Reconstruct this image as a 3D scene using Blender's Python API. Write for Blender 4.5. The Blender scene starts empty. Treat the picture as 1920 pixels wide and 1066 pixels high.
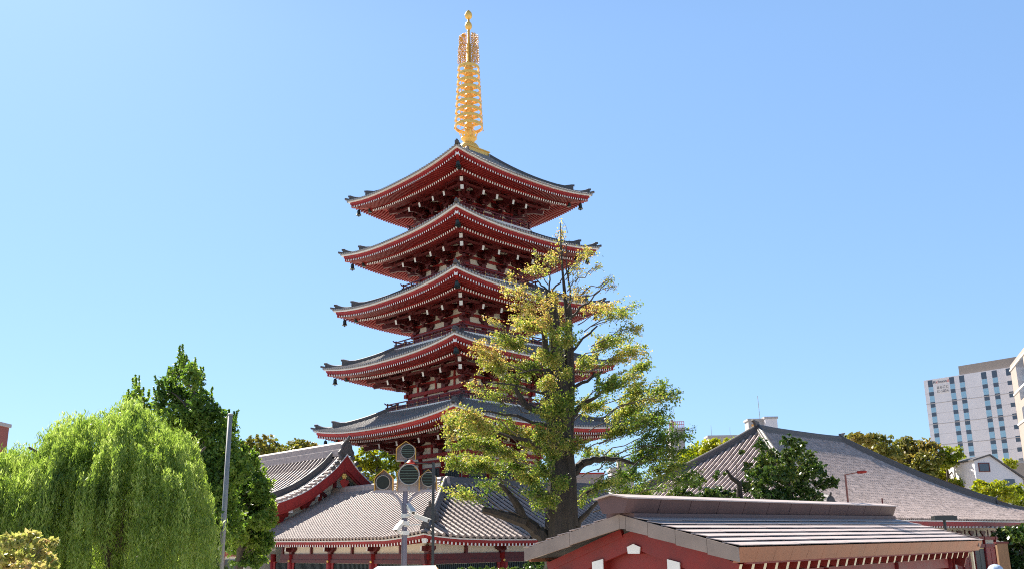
import bpy, math, random
import numpy as np
from mathutils import Vector, Matrix

R = math.radians
random.seed(7)
rng = np.random.default_rng(11)
SC = bpy.context.scene
COL = SC.collection

# ------------------------------------------------------------------ camera
EYE = 4.2
FPX, CYPX = 1665.7, 614.4            # focal length and principal row of the 1920 x 1066 photograph
PITCH, ROLL = R(13.5878), R(-0.8499)
_c, _s = math.cos(PITCH), math.sin(PITCH)
FW = np.array([0, _c, _s]); _u0 = np.array([0, -_s, _c]); _r0 = np.array([1.0, 0, 0])
RT = _r0 * math.cos(ROLL) + _u0 * math.sin(ROLL)
UP = -_r0 * math.sin(ROLL) + _u0 * math.cos(ROLL)
E0 = np.array([0, 0, EYE])
cam = bpy.data.cameras.new("camera")
cam.sensor_width = 36.0
cam.lens = 36.0 * FPX / 1920.0
cam.shift_y = (CYPX - 533.0) / 1920.0
cam.clip_start = 0.1
cam.clip_end = 6000
cam_o = bpy.data.objects.new("camera", cam)
COL.objects.link(cam_o)
cam_o.matrix_world = Matrix(((RT[0], UP[0], -FW[0], 0), (RT[1], UP[1], -FW[1], 0), (RT[2], UP[2], -FW[2], EYE), (0, 0, 0, 1)))
SC.camera = cam_o

# ------------------------------------------------------------------ sky, sun, exposure
SUN_AZ, SUN_EL = R(38), R(43)        # azimuth: degrees left of the view direction
world = bpy.data.worlds.new("World"); SC.world = world
world.use_nodes = True
wn = world.node_tree
bg = wn.nodes["Background"]
sky = wn.nodes.new("ShaderNodeTexSky")
sky.sky_type = 'NISHITA'
sky.sun_disc = False
sky.sun_elevation = SUN_EL
sky.sun_rotation = -SUN_AZ
sky.air_density = 1.0
sky.dust_density = 0.3
sky.ozone_density = 2.0
# the camera's exposure flattens the sky's range: compress the Sky Texture and keep it a clear blue
EXPO = 1.5
SKYS = 0.065
K_ = SKYS * 2 ** EXPO
def mulrgb(src, col):
    n = wn.nodes.new("ShaderNodeMixRGB"); n.blend_type = 'MULTIPLY'; n.inputs[0].default_value = 1.0
    n.inputs[2].default_value = (*col, 1); wn.links.new(src, n.inputs[1]); return n.outputs[0]
gmm = wn.nodes.new("ShaderNodeGamma"); gmm.inputs['Gamma'].default_value = .45
wn.links.new(mulrgb(sky.outputs[0], (K_, K_, K_)), gmm.inputs['Color'])
wtc = wn.nodes.new("ShaderNodeTexCoord"); wsp = wn.nodes.new("ShaderNodeSeparateXYZ"); wn.links.new(wtc.outputs['Generated'], wsp.inputs[0])
wmr = wn.nodes.new("ShaderNodeMapRange"); wmr.interpolation_type = 'SMOOTHSTEP'      # clear sky: the zenith is darker than the rim
wmr.inputs['From Min'].default_value = .50; wmr.inputs['From Max'].default_value = .95; wmr.inputs['To Min'].default_value = 1.0; wmr.inputs['To Max'].default_value = .30
wn.links.new(wsp.outputs['Z'], wmr.inputs['Value'])
wml = wn.nodes.new("ShaderNodeMixRGB"); wml.blend_type = 'MULTIPLY'; wml.inputs[0].default_value = 1.0
wn.links.new(mulrgb(gmm.outputs[0], (.535 / K_, .768 / K_, 1.08 / K_)), wml.inputs[1]); wn.links.new(wmr.outputs[0], wml.inputs[2])
wn.links.new(wml.outputs[0], bg.inputs['Color'])
bg.inputs['Strength'].default_value = SKYS

sl = bpy.data.lights.new("sun", 'SUN')
sl.energy = 5.0; sl.angle = R(0.5); sl.color = (1.0, 0.93, 0.82)
sun = bpy.data.objects.new("sun", sl); COL.objects.link(sun)
SUNV = Vector((-math.sin(SUN_AZ) * math.cos(SUN_EL), math.cos(SUN_AZ) * math.cos(SUN_EL), math.sin(SUN_EL)))
sun.rotation_euler = SUNV.to_track_quat('Z', 'Y').to_euler()
SC.view_settings.view_transform = 'Standard'
SC.view_settings.look = 'None'
SC.view_settings.exposure = EXPO
SC.view_settings.gamma = 1.0
SC.cycles.filter_width = 1.05
SC.cycles.use_denoising = False

# ------------------------------------------------------------------ helpers
def ray(x, y): return FW + RT * (x - 960) / FPX - UP * (y - CYPX) / FPX
def atY(x, y, Y): v = ray(x, y); return E0 + v * Y / v[1]
def onpl(x, y, p0, n): v = ray(x, y); return E0 + v * (np.dot(np.asarray(p0) - E0, n) / np.dot(v, n))
YAW = R(-2.138)
A = np.array([math.cos(R(135) + YAW), math.sin(R(135) + YAW), 0.0])   # back and to the left
B = np.array([math.cos(R(45) + YAW), math.sin(R(45) + YAW), 0.0])     # back and to the right
Z = np.array([0, 0, 1.0])
V3 = lambda x, y, z: np.array([x, y, z], float)
def nrm(v): v = np.asarray(v, float); return v / (np.linalg.norm(v) + 1e-12)

class MB:
    """collects faces of ONE mesh"""
    def __init__(s): s.v = []; s.f = []; s.m = []; s.mi = 0
    def add(s, vs, fs, mi=None):
        b = len(s.v); s.v.extend([tuple(map(float, p)) for p in vs])
        mi = s.mi if mi is None else mi
        for f in fs: s.f.append(tuple(b + i for i in f)); s.m.append(mi)
    def frame(s, c, ax, ay, az, sx, sy, sz, mi=None):          # box with half extents along three axes
        c, ax, ay, az = map(np.asarray, (c, ax, ay, az))
        vs = [c + ax * sx * i + ay * sy * j + az * sz * k for i in (-1, 1) for j in (-1, 1) for k in (-1, 1)]
        s.add(vs, [(0, 1, 3, 2), (4, 6, 7, 5), (0, 4, 5, 1), (2, 3, 7, 6), (0, 2, 6, 4), (1, 5, 7, 3)], mi)
    def box(s, x0, x1, y0, y1, z0, z1, mi=None):
        s.frame(V3((x0 + x1) / 2, (y0 + y1) / 2, (z0 + z1) / 2), V3(1, 0, 0), V3(0, 1, 0), Z, (x1 - x0) / 2, (y1 - y0) / 2, (z1 - z0) / 2, mi)
    def beam(s, p, q, w, h, mi=None, up=Z, endmi=None):         # box along p-q; endmi colours the q end
        p, q = np.asarray(p, float), np.asarray(q, float); d = nrm(q - p)
        sd = np.cross(d, up)
        if np.linalg.norm(sd) < 1e-6: sd = V3(1, 0, 0)
        sd = nrm(sd); uu = np.cross(sd, d)
        vs = [e + sd * w / 2 * i + uu * h / 2 * j for e in (p, q) for i, j in ((-1, -1), (1, -1), (1, 1), (-1, 1))]
        s.add(vs, [(0, 1, 2, 3), (0, 4, 5, 1), (1, 5, 6, 2), (2, 6, 7, 3), (3, 7, 4, 0)], mi)
        s.add(vs[4:], [(0, 3, 2, 1)], mi if endmi is None else endmi)
    def tube(s, pts, rad, n=8, mi=None, caps=True, jit=0):
        pts = [np.asarray(p, float) for p in pts]; k = len(pts)
        if not hasattr(rad, '__len__'): rad = [rad] * k
        vs = []; ref = None
        for i in range(k):
            t = nrm(pts[min(i + 1, k - 1)] - pts[max(i - 1, 0)])
            if ref is None:
                ref = np.cross(t, Z if abs(t[2]) < .9 else V3(1, 0, 0))
            ref = nrm(ref - t * np.dot(ref, t)); bi = np.cross(t, ref)
            for j in range(n):
                a = 2 * math.pi * j / n; r_ = rad[i] * (1 + (jit * (math.sin(j * 2.4 + 1.3 * (j % 3)) ) if jit else 0))
                vs.append(pts[i] + (ref * math.cos(a) + bi * math.sin(a)) * r_)
        fs = [(i * n + j, i * n + (j + 1) % n, (i + 1) * n + (j + 1) % n, (i + 1) * n + j) for i in range(k - 1) for j in range(n)]
        if caps: fs += [tuple(range(n - 1, -1, -1)), tuple((k - 1) * n + j for j in range(n))]
        s.add(vs, fs, mi)
    def lathe(s, prof, c=(0, 0, 0), n=20, mi=None, ax=None):     # prof: (radius, height) list
        c = np.asarray(c, float); ex, ey, ez = (V3(1, 0, 0), V3(0, 1, 0), Z) if ax is None else ax
        vs = []; k = len(prof)
        for r_, h in prof:
            for j in range(n):
                a = 2 * math.pi * j / n
                vs.append(c + ex * r_ * math.cos(a) + ey * r_ * math.sin(a) + ez * h)
        fs = [(i * n + j, i * n + (j + 1) % n, (i + 1) * n + (j + 1) % n, (i + 1) * n + j) for i in range(k - 1) for j in range(n)]
        if tuple(prof[0]) != tuple(prof[-1]): fs += [tuple(range(n - 1, -1, -1)), tuple((k - 1) * n + j for j in range(n))]
        s.add(vs, fs, mi)
    def prism(s, poly, o, ex, ey, ez, d0, d1, mi=None, sidemi=None):  # poly (x,y) in ex,ey, extruded along ez from d0 to d1
        o, ex, ey, ez = map(np.asarray, (o, ex, ey, ez)); n = len(poly)
        vs = [o + ex * x + ey * y + ez * d for d in (d0, d1) for x, y in poly]
        s.add(vs, [tuple(range(n - 1, -1, -1)), tuple(range(n, 2 * n))], mi)
        s.add(vs, [(i, (i + 1) % n, n + (i + 1) % n, n + i) for i in range(n)], mi if sidemi is None else sidemi)
    def strip(s, rows, mi=None):                                 # rows: list of equal-length point lists
        n = len(rows[0]); vs = [p for r_ in rows for p in r_]
        s.add(vs, [(i * n + j, i * n + j + 1, (i + 1) * n + j + 1, (i + 1) * n + j) for i in range(len(rows) - 1) for j in range(n - 1)], mi)
    def rot4(s, start=(0, 0, 0)):                                # repeat everything three more times about local z
        v0, f0, m0 = list(s.v), list(s.f), list(s.m)
        for k in (1, 2, 3):
            c_, s_ = (0, -1, 0)[k - 1], (1, 0, -1)[k - 1]; b = len(s.v)
            s.v.extend([(x * c_ - y * s_, x * s_ + y * c_, z) for x, y, z in v0])
            s.f.extend([tuple(i + b for i in f) for f in f0]); s.m.extend(m0)
    def build(s, name, mats, parent=None, local=False, smooth=False):
        me = bpy.data.meshes.new(name); me.from_pydata(s.v, [], s.f)
        if not isinstance(mats, (list, tuple)): mats = [mats]
        for m in mats: me.materials.append(m)
        if len(mats) > 1: me.polygons.foreach_set('material_index', s.m)
        if smooth: me.polygons.foreach_set('use_smooth', [True] * len(s.f))
        me.update()
        return link(name, me, parent, local)
def link(name, me, parent=None, local=False):
    o = bpy.data.objects.new(name, me); COL.objects.link(o)
    if parent is not None:
        o.parent = parent
        if not local and parent.type == 'EMPTY':
            o.matrix_parent_inverse = (Matrix.Translation(parent.location) @ parent.rotation_euler.to_matrix().to_4x4()).inverted()
    return o
def tag(o, label=None, cat=None, group=None, kind=None):
    if label: o['label'] = label
    if cat: o['category'] = cat
    if group: o['group'] = group
    if kind: o['kind'] = kind
    return o
def thing(name, label, cat, loc=(0, 0, 0), rz=0, group=None):
    o = bpy.data.objects.new(name, None); COL.objects.link(o)
    o.location = tuple(map(float, loc)); o.rotation_euler = (0, 0, rz); o.empty_display_size = .3
    return tag(o, label, cat, group)
def copy_tree(o, parent=None):
    kids = [k for k in o.children]
    c = o.copy(); COL.objects.link(c)
    if parent is not None: c.parent = parent
    for k in kids: copy_tree(k, c)
    return c
def leafmesh(name, P, S, mat, parent=None, asp=0.6, nrmbias=None, dirs=None, local=False):
    """many leaf-sized quads: P centres (n,3), S sizes (n,)"""
    n = len(P); P = np.asarray(P, float)
    d = rng.normal(size=(n, 3)) if dirs is None else np.asarray(dirs) + rng.normal(size=(n, 3)) * .25
    d /= np.linalg.norm(d, axis=1)[:, None]
    q = rng.normal(size=(n, 3)); e = np.cross(d, q); e /= np.linalg.norm(e, axis=1)[:, None]
    d = d * S[:, None]; e = e * (S * asp)[:, None]
    vs = np.stack([P - d, P + e * .9 - d * .15, P + d, P - e * .9 - d * .15], axis=1).reshape(-1, 3)
    me = bpy.data.meshes.new(name)
    me.vertices.add(4 * n); me.vertices.foreach_set('co', vs.ravel())
    me.loops.add(4 * n); me.loops.foreach_set('vertex_index', np.arange(4 * n))
    me.polygons.add(n); me.polygons.foreach_set('loop_start', np.arange(0, 4 * n, 4)); me.polygons.foreach_set('loop_total', np.full(n, 4))
    me.materials.append(mat); me.update(calc_edges=True); me.validate()
    return link(name, me, parent, local)

# ------------------------------------------------------------------ materials (all procedural)
def mat(name, col, rough=.6, metal=0, spec=.5, noise=0, nscale=8, bump=0, bscale=30, col2=None, coat=0, stretch=None):
    m = bpy.data.materials.new(name); m.use_nodes = True
    nt = m.node_tree; b = nt.nodes['Principled BSDF']; L = nt.links
    b.inputs['Base Color'].default_value = (*col, 1); b.inputs['Roughness'].default_value = rough
    b.inputs['Metallic'].default_value = metal; b.inputs['Specular IOR Level'].default_value = spec
    if coat: b.inputs['Coat Weight'].default_value = coat; b.inputs['Coat Roughness'].default_value = .38
    if noise or bump:
        tc = nt.nodes.new('ShaderNodeTexCoord'); src = tc.outputs['Object']
        if stretch:
            mp = nt.nodes.new('ShaderNodeMapping'); mp.inputs['Scale'].default_value = stretch; L.new(src, mp.inputs[0]); src = mp.outputs[0]
    if noise:
        n1 = nt.nodes.new('ShaderNodeTexNoise'); n1.inputs['Scale'].default_value = nscale; n1.inputs['Detail'].default_value = 6; n1.inputs['Roughness'].default_value = .65
        L.new(src, n1.inputs['Vector'])
        cr = nt.nodes.new('ShaderNodeValToRGB'); cr.color_ramp.elements[0].position = .3; cr.color_ramp.elements[1].position = .72
        c2 = col2 if col2 else tuple(min(1, x * (1 + noise)) for x in col)
        cr.color_ramp.elements[0].color = (*[x * (1 - noise) for x in col], 1); cr.color_ramp.elements[1].color = (*c2, 1)
        L.new(n1.outputs[0], cr.inputs[0]); L.new(cr.outputs[0], b.inputs['Base Color'])
        rr = nt.nodes.new('ShaderNodeMapRange'); rr.inputs[3].default_value = max(0, rough - .12); rr.inputs[4].default_value = min(1, rough + .12)
        L.new(n1.outputs[0], rr.inputs[0]); L.new(rr.outputs[0], b.inputs['Roughness'])
    if bump:
        n2 = nt.nodes.new('ShaderNodeTexNoise'); n2.inputs['Scale'].default_value = bscale; n2.inputs['Detail'].default_value = 4
        L.new(src, n2.inputs['Vector'])
        bp = nt.nodes.new('ShaderNodeBump'); bp.inputs['Strength'].default_value = bump; bp.inputs['Distance'].default_value = .02
        L.new(n2.outputs[0], bp.inputs['Height']); L.new(bp.outputs[0], b.inputs['Normal'])
    return m
def leafmat(name, cols, trans=.45, rough=.5, scale=.6, grad=(0, 0, 0), off=-.52, vary=.55):
    """leaf colour: random per leaf plus broad patches; part of the light passes through"""
    m = bpy.data.materials.new(name); m.use_nodes = True; nt = m.node_tree; L = nt.links
    b = nt.nodes['Principled BSDF']; out = nt.nodes['Material Output']
    g = nt.nodes.new('ShaderNodeNewGeometry'); tc = nt.nodes.new('ShaderNodeTexCoord')
    n1 = nt.nodes.new('ShaderNodeTexNoise'); n1.inputs['Scale'].default_value = scale; n1.inputs['Detail'].default_value = 2
    L.new(tc.outputs['Object'], n1.inputs['Vector'])
    mx = nt.nodes.new('ShaderNodeMath'); mx.operation = 'MULTIPLY_ADD'; mx.inputs[1].default_value = vary
    L.new(g.outputs['Random Per Island'], mx.inputs[0])
    m2 = nt.nodes.new('ShaderNodeMath'); m2.operation = 'MULTIPLY_ADD'; m2.inputs[1].default_value = 1.5; m2.inputs[2].default_value = off
    L.new(n1.outputs[0], m2.inputs[0]); L.new(m2.outputs[0], mx.inputs[2])
    if any(grad):
        dt = nt.nodes.new('ShaderNodeVectorMath'); dt.operation = 'DOT_PRODUCT'; dt.inputs[1].default_value = grad; L.new(tc.outputs['Object'], dt.inputs[0])
        ad = nt.nodes.new('ShaderNodeMath'); L.new(m2.outputs[0], ad.inputs[0]); L.new(dt.outputs['Value'], ad.inputs[1]); L.new(ad.outputs[0], mx.inputs[2])
    cr = nt.nodes.new('ShaderNodeValToRGB')
    while len(cr.color_ramp.elements) < len(cols): cr.color_ramp.elements.new(.5)
    for i, c in enumerate(cols):
        cr.color_ramp.elements[i].position = i / (len(cols) - 1); cr.color_ramp.elements[i].color = (*c, 1)
    L.new(mx.outputs[0], cr.inputs[0]); L.new(cr.outputs[0], b.inputs['Base Color'])
    b.inputs['Roughness'].default_value = rough; b.inputs['Specular IOR Level'].default_value = .4
    tr = nt.nodes.new('ShaderNodeBsdfTranslucent'); ms = nt.nodes.new('ShaderNodeMixShader'); ms.inputs[0].default_value = trans
    gm = nt.nodes.new('ShaderNodeHueSaturation'); gm.inputs['Saturation'].default_value = 1.1; gm.inputs['Value'].default_value = 1.5
    L.new(cr.outputs[0], gm.inputs['Color']); L.new(gm.outputs[0], tr.inputs['Color'])
    L.new(b.outputs[0], ms.inputs[1]); L.new(tr.outputs[0], ms.inputs[2]); L.new(ms.outputs[0], out.inputs['Surface'])
    return m
M = {}
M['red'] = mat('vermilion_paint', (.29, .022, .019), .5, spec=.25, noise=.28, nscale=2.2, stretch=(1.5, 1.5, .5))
M['redlow'] = mat('vermilion_paint_bright', (.42, .032, .02), .5, spec=.3, noise=.18, nscale=3)  # brighter red; on the lowest pagoda eave it carries the bounced light
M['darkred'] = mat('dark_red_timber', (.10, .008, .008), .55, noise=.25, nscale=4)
M['rafter'] = mat('red_rafter_paint', (.23, .014, .011), .55, noise=.2, nscale=4)
M['white'] = mat('white_paint', (.78, .77, .74), .5, noise=.06, nscale=6)
M['plaster'] = mat('cream_plaster', (.72, .65, .52), .8, noise=.12, nscale=2.5, bump=.1, stretch=(2, 2, .4))
M['tile'] = mat('grey_roof_tile', (.30, .275, .255), .5, spec=.3, noise=.25, nscale=9, bump=.15, bscale=14)
M['tilehall'] = mat('glazed_clay_tile', (.385, .295, .255), .5, spec=.4, noise=.35, nscale=5, bump=.04, bscale=12)
M['pan'] = mat('shaded_pan_tile', (.035, .027, .026), .7, spec=.15, noise=.35, nscale=6)  # valleys near black: shade between the ribs put into the colour, with dirt
M['tilegray'] = mat('weathered_grey_tile', (.44, .35, .315), .55, spec=.3, noise=.5, nscale=2.2, bump=.25, bscale=9)
M['ridge'] = mat('ridge_tile', (.10, .09, .088), .55, spec=.3, noise=.35, nscale=10, bump=.3, bscale=20)
M['gold'] = mat('gilded_metal', (.82, .50, .12), .4, metal=.25, noise=.12, nscale=5)
M['goldwire'] = mat('dull_gold_lattice', (.72, .38, .055), .5, metal=.05)
M['bronze'] = mat('dark_bronze', (.035, .05, .045), .45, metal=.6, noise=.3, nscale=20)
M['dark'] = mat('dark_opening', (.015, .016, .018), .35)
M['lattice'] = mat('green_black_lattice', (.02, .03, .028), .5)
M['glass'] = mat('window_glass', (.03, .045, .06), .08, spec=.8)
M['steel'] = mat('galvanised_steel', (.29, .28, .27), .55, metal=.2, noise=.2, nscale=6, stretch=(3, 3, .6))
M['bark'] = mat('ginkgo_bark', (.040, .031, .024), .9, noise=.5, nscale=5, bump=1.0, bscale=6, stretch=(3, 3, .5))
M['stone'] = mat('plaza_stone', (.46, .41, .34), .85, noise=.2, nscale=.8, bump=.2)
M['conc'] = mat('pale_concrete', (.58, .54, .53), .75, noise=.08, nscale=1.5)
# ------------------------------------------------------------------ ground
g = MB(); 
g.add([(-900, -60, 0), (900, -60, 0), (900, 2500, 0), (-900, 2500, 0)], [(0, 1, 2, 3)])
tag(g.build('ground', M['stone']), kind='structure')
M['railing'] = mat('shaded_red_railing', (.13, .016, .022), .5, noise=.2, nscale=4)  # red rails darkened to plum: their shade is put into the colour
# ------------------------------------------------------------------ five-storey pagoda
PX, PY = -3.694, 75.0
pag = thing('pagoda', 'tall five-storey vermilion pagoda with grey tiled roofs and a golden spire', 'pagoda', (PX, PY, 0), R(45) + YAW)
HH = [9.30, 8.84, 8.36, 7.98, 7.67]            # half width of each roof at its white eave line
ZT = [13.66, 18.98, 24.2, 29.26, 34.33]        # height of the white line at the corner tips
HB = [4.10, 3.72, 3.34, 2.98, 2.62]            # half width of each storey body
BALH = [None, 5.13, 4.68, 4.27, 3.93]          # half width and height of each balcony
BALZ = [None, 14.93, 20.38, 25.48, 30.92]
SAG = [.66, .66, .66, .64, .62]
def roofz(k, u, v):
    h = HH[k]; w = min(abs(u) / h, 1.03)
    a1, a2 = ((.22, .053), (.26, .049), (.26, .049), (.27, .048), (.42, .044))[k]
    return ZT[k] - SAG[k] * (1 - w ** 2.5) + .12 + a1 * v + a2 * v * v
def liftz(k, u):
    return -SAG[k] * (1 - min(abs(u) / HH[k], 1.03) ** 2.5)
def pagoda_level(k):
    h, zt, hb = HH[k], ZT[k], HB[k]
    top = 1.25 if k == 4 else (BALH[k + 1] - .9)     # roof reaches inwards to this half width
    V = h - top
    def turn(o):                                      # the same part on the other three sides
        for q in (1, 2, 3):
            c = link(o.name.split('.')[0], o.data, o.parent, True); c.rotation_euler = (0, 0, q * math.pi / 2)
            for ch in list(o.children): link(ch.name.split('.')[0], ch.data, c, True)
    # --- tiled roof: sheet, ribs, end discs
    mb = MB(); rows = []
    for i in range(9):
        v = -.2 + (V + .2) * i / 8; w = h - v
        rows.append([(w * t, -w, roofz(k, w * t, v)) for t in np.linspace(-1, 1, 21)])
    mb.strip(rows)
    mb.strip([[(x, y, z) for x, y, z in rows[0]], [(x, y + .10, z - .05) for x, y, z in rows[0]]])
    n = int(round(2 * h / .30)); r = .085
    for i in range(n + 1):
        u = -h + 2 * h * i / n
        vm = min(V, h - abs(u)); us = []
        pts = [(v, roofz(k, u, v) + .01) for v in np.linspace(-.24, max(vm, .1), 5 if vm > 1.5 else 3)]
        rws = []
        for v, z in pts:
            rws.append([(u + r * math.cos(a), -h + v, z + r * 1.1 * math.sin(a)) for a in np.linspace(0, math.pi, 6)])
        mb.strip(rws)
        v, z = pts[0]
        mb.add([(u + r * 1.15 * math.cos(a), -h + v - .01, z + .01 + r * 1.15 * math.sin(a)) for a in np.linspace(0, 2 * math.pi, 9)[:-1]], [tuple(range(8))])
    mb.rot4()
    roof = mb.build('roof', M['tile'], pag, local=True)
    # --- hip ridges: the tall one stops short, the low one runs on to the tip; both end in an upturned tile
    rm = MB()
    def hz(dg): u = dg / 2 ** .5; return roofz(k, u, h - u)
    dtip = h * 2 ** .5
    def ridge(d0, d1, ht, wd, curl):
        ps = np.linspace(d0, d1, 12); rows = []
        for d in ps:
            x = d / 2 ** .5; z0 = hz(d); t = max(0, (d - (d1 - 1.1)) / 1.1)
            z1 = z0 + ht + curl * t ** 2
            o = V3(-1, 1, 0) / 2 ** .5 * wd
            c_ = V3(-x, -x, 0)
            rows.append([c_ - o * 1.1 + Z * (z0 - .05), c_ - o + Z * (z1 - .06), c_ + Z * z1, c_ + o + Z * (z1 - .06), c_ + o * 1.1 + Z * (z0 - .05)])
        rm.strip(rows); rm.add(rows[-1], [(0, 1, 2, 3, 4)]); rm.add(rows[0], [(4, 3, 2, 1, 0)])
        return rows[-1]
    ridge(top * 2 ** .5 + .1, dtip - 1.55, .34, .15, .30)
    ridge(dtip - 1.7, dtip - .08, .16, .13, .34)
    # upturned corner tile and small crest on the tall ridge end
    dd = V3(-1, -1, 0) / 2 ** .5
    rm.beam(dd * (dtip - .35) + Z * (hz(dtip) + .02), dd * (dtip + .42) + Z * (hz(dtip) + .16), .26, .14)
    for d_, z_ in ((dtip - 1.5, .64), (dtip - .04, .50)):      # round end tile under the upturned tip
        c_ = dd * d_ + Z * (hz(d_) + z_ - .1)
        rm.lathe([(.0, -.1), (.10, -.1), (.10, .16), (0, .16)], c_, 8, None, (V3(-1, 1, 0) / 2 ** .5, Z, dd))
        rm.frame(c_ - Z * .22, dd, V3(-1, 1, 0) / 2 ** .5, Z, .05, .17, .2)
    turn(rm.build('hip_ridge', M['ridge'], roof, local=True))
    # --- eaves: white line, red boards, two rows of rafters with white ends, soffit
    eb = MB()
    us = np.linspace(-1, 1, 25)
    def eave(mi, d0, d1, z0, z1, inset=0):
        hh_ = h - inset
        rows = []
        for d, z in ((d0, z1), (d0, z0), (d1, z0), (d1, z1)):
            rows.append([((h - d) * t, -(h - d), zt + liftz(k, h * t) + z) for t in us])
        rows.append(rows[0]); eb.strip(rows, mi)
    eave(1, -.11, .30, -.07, .075)                   # white line
    eave(0, .05, .34, -.27, -.062)
    eave(0, .11, .40, -.36, -.272)
    eave(0, 1.36, 1.62, -.56, -.40)                # board over the base rafters
    S = .27; nr = int(h / S)
    for i in range(-nr, nr + 1):
        u = i * S; lz = liftz(k, u)
        dm = h - abs(u)
        if dm < .3: continue
        e1 = min(1.5, dm)
        eb.beam((u, -(h - e1), zt + lz - .42), (u, -(h - .15), zt + lz - .44), .10, .15, 4, endmi=1)
        if dm > 1.55:
            e2 = min(h - hb, dm)
            eb.beam((u, -(h - e2), zt + lz - .62 + .27 * (e2 - 1.45)), (u, -(h - 1.43), zt + lz - .64), .115, .17, 4, endmi=1)
    rows = []
    for d, z in ((.2, -.335), (1.45, -.34), (1.46, -.5), (h - hb, -.52 + .27 * (h - hb - 1.45))):
        rows.append([((h - d) * t, -(h - d), zt + liftz(k, h * t if d < 2 else (h - d) * t) + z) for t in us])
    eb.strip(rows[:2], 4); eb.strip(rows[2:], 4)
    # purlin and lattice ceiling board
    def bar(hw, z, w, ht, mi=2, ext=.0): eb.beam((-hw - ext, -hw, zt - SAG[k] + z), (hw + ext, -hw, zt - SAG[k] + z), w, ht, mi)
    bar(h - 2.65, -.18, .26, .32)
    bar(h - 3.15, -.55, .2, .2)
    # hip beams at the corner
    p0, p1 = dd * (dtip - 3.5), dd * (dtip - .22)
    eb.beam(p0 + Z * (zt - .72), p1 + Z * (zt - .40), .26, .34, 0, endmi=1)
    eb.beam(dd * (hb * 1.41) + Z * (zt + .2), dd * (dtip - 1.95) + Z * (zt - .74), .30, .40, 0, endmi=1)
    eb.lathe([(.0, -.36), (.17, -.34), (.17, .06), (.1, .1)], dd * (dtip - 1.9) + Z * (zt - .72), 8, 3)
    eb.rot4()
    eb.build('eave', [M['redlow'] if k == 0 else M['red'], M['white'], M['darkred'], M['bronze'], M['rafter']], roof, local=True)
    # --- storey body
    wb = MB(); zb = zt - SAG[k]                       # reference height of the mid eave
    zlo = 3.2 if k == 0 else BALZ[k] + .1
    wb.box(-hb + .12, hb - .12, -hb + .12, hb - .12, zlo - .3, zt + .45)
    body = wb.build('storey_wall', M['plaster'], pag, local=True)
    cols = [-hb + .16, -hb * .36, hb * .36, hb - .16]
    # columns
    base = None
    for f in range(4):
        for j in range(3):
            u = cols[j]
            p = [(u, -hb + .06), (hb - .06, u), (-u, hb - .06), (-hb + .06, -u)][f]
            cb = MB(); cb.tube([(p[0], p[1], zlo), (p[0], p[1], zt - 2.42)], .19, 10)
            cb.build('column', M['red'], body, local=True, smooth=True)
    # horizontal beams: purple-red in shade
    bb = MB()
    for z, w, hh_, ex in ((zt - 2.52, .36, .30, .35), (zt - 1.72, .22, .20, .2), (zt - .98, .22, .20, .2), (zt - 3.0, .26, .2, .12)):
        bb.beam((-hb - ex, -hb, z), (hb + ex, -hb, z), w, hh_)
    for b_ in range(3):                               # strut in each bay between the brackets
        um = (cols[b_] + cols[b_ + 1]) / 2
        if k < 2 or b_ == 1 and k < 2: bb.box(um - .09, um + .09, -hb + .02, -hb + .16, zt - 2.4, zt - 1.0)
    turn(bb.build('wall_beam', M['red'], body, local=True))
    bb = MB(); bb.beam((-hb - .1, -hb, zlo + .18), (hb + .1, -hb, zlo + .18), .30, .34); turn(bb.build('sill_beam', M['red'], body, local=True))
    # doors in the middle bay, lattice windows beside them
    for j in range(3):
        db = MB(); fb = MB()
        u0, u1 = cols[j] + .24, cols[j + 1] - .24; z0, z1 = zlo + .38, zt - 3.12
        if k == 0: z0, z1 = 7.2, 10.2
        if j == 1 or k == 0:
            db.box(u0 + .08, u1 - .08, -hb + .02, -hb + .1, z0, z1 - .06)
            for t in np.linspace(u0 + .2, u1 - .2, 7): db.box(t - .02, t + .02, -hb + .0, -hb + .03, z0, z1 - .06)
        else:
            db.box(u0 + .25, u1 - .25, -hb + .06, -hb + .1, z0 + .1, z1 - .12)
        fb.prism([(u0, z0), (u1, z0), (u1, z1), (u0, z1), (u0, z0 + .01), (u0 + .09, z0 + .09), (u0 + .09, z1 - .09), (u1 - .09, z1 - .09), (u1 - .09, z0 + .09), (u0 + .09, z0 + .08)], (0, 0, 0), V3(1, 0, 0), Z, V3(0, -1, 0), hb - .11, hb + .02)
        d_o = db.build('door' if j == 1 else 'window', M['lattice'], body, local=True)
        fb.build('frame', M['red'], d_o, local=True)
        turn(d_o)
    # --- brackets: one set over every column
    def hij(c, e, ln, z, th=.2, ht=.26):              # arm with curved ends, along e
        c = np.asarray(c, float); l = ln / 2
        poly = [(-l, ht), (-l, .12), (-l * .8, .04), (-l * .55, 0), (l * .55, 0), (l * .8, .04), (l, .12), (l, ht)]
        nn = np.cross(e, Z); br.prism(poly, c + Z * z, e, Z, nn, -th / 2, th / 2, 0)
        for t in (-l + .14, 0, l - .14): br.frame(c + e * t + Z * (z + ht + .07), e, nn, Z, .14, .14, .075, 0)
    ex, ey = V3(1, 0, 0), V3(0, 1, 0)
    out = h - hb - 2.9                                # how far the tail rafter reaches
    cbr = br = MB()
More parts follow.
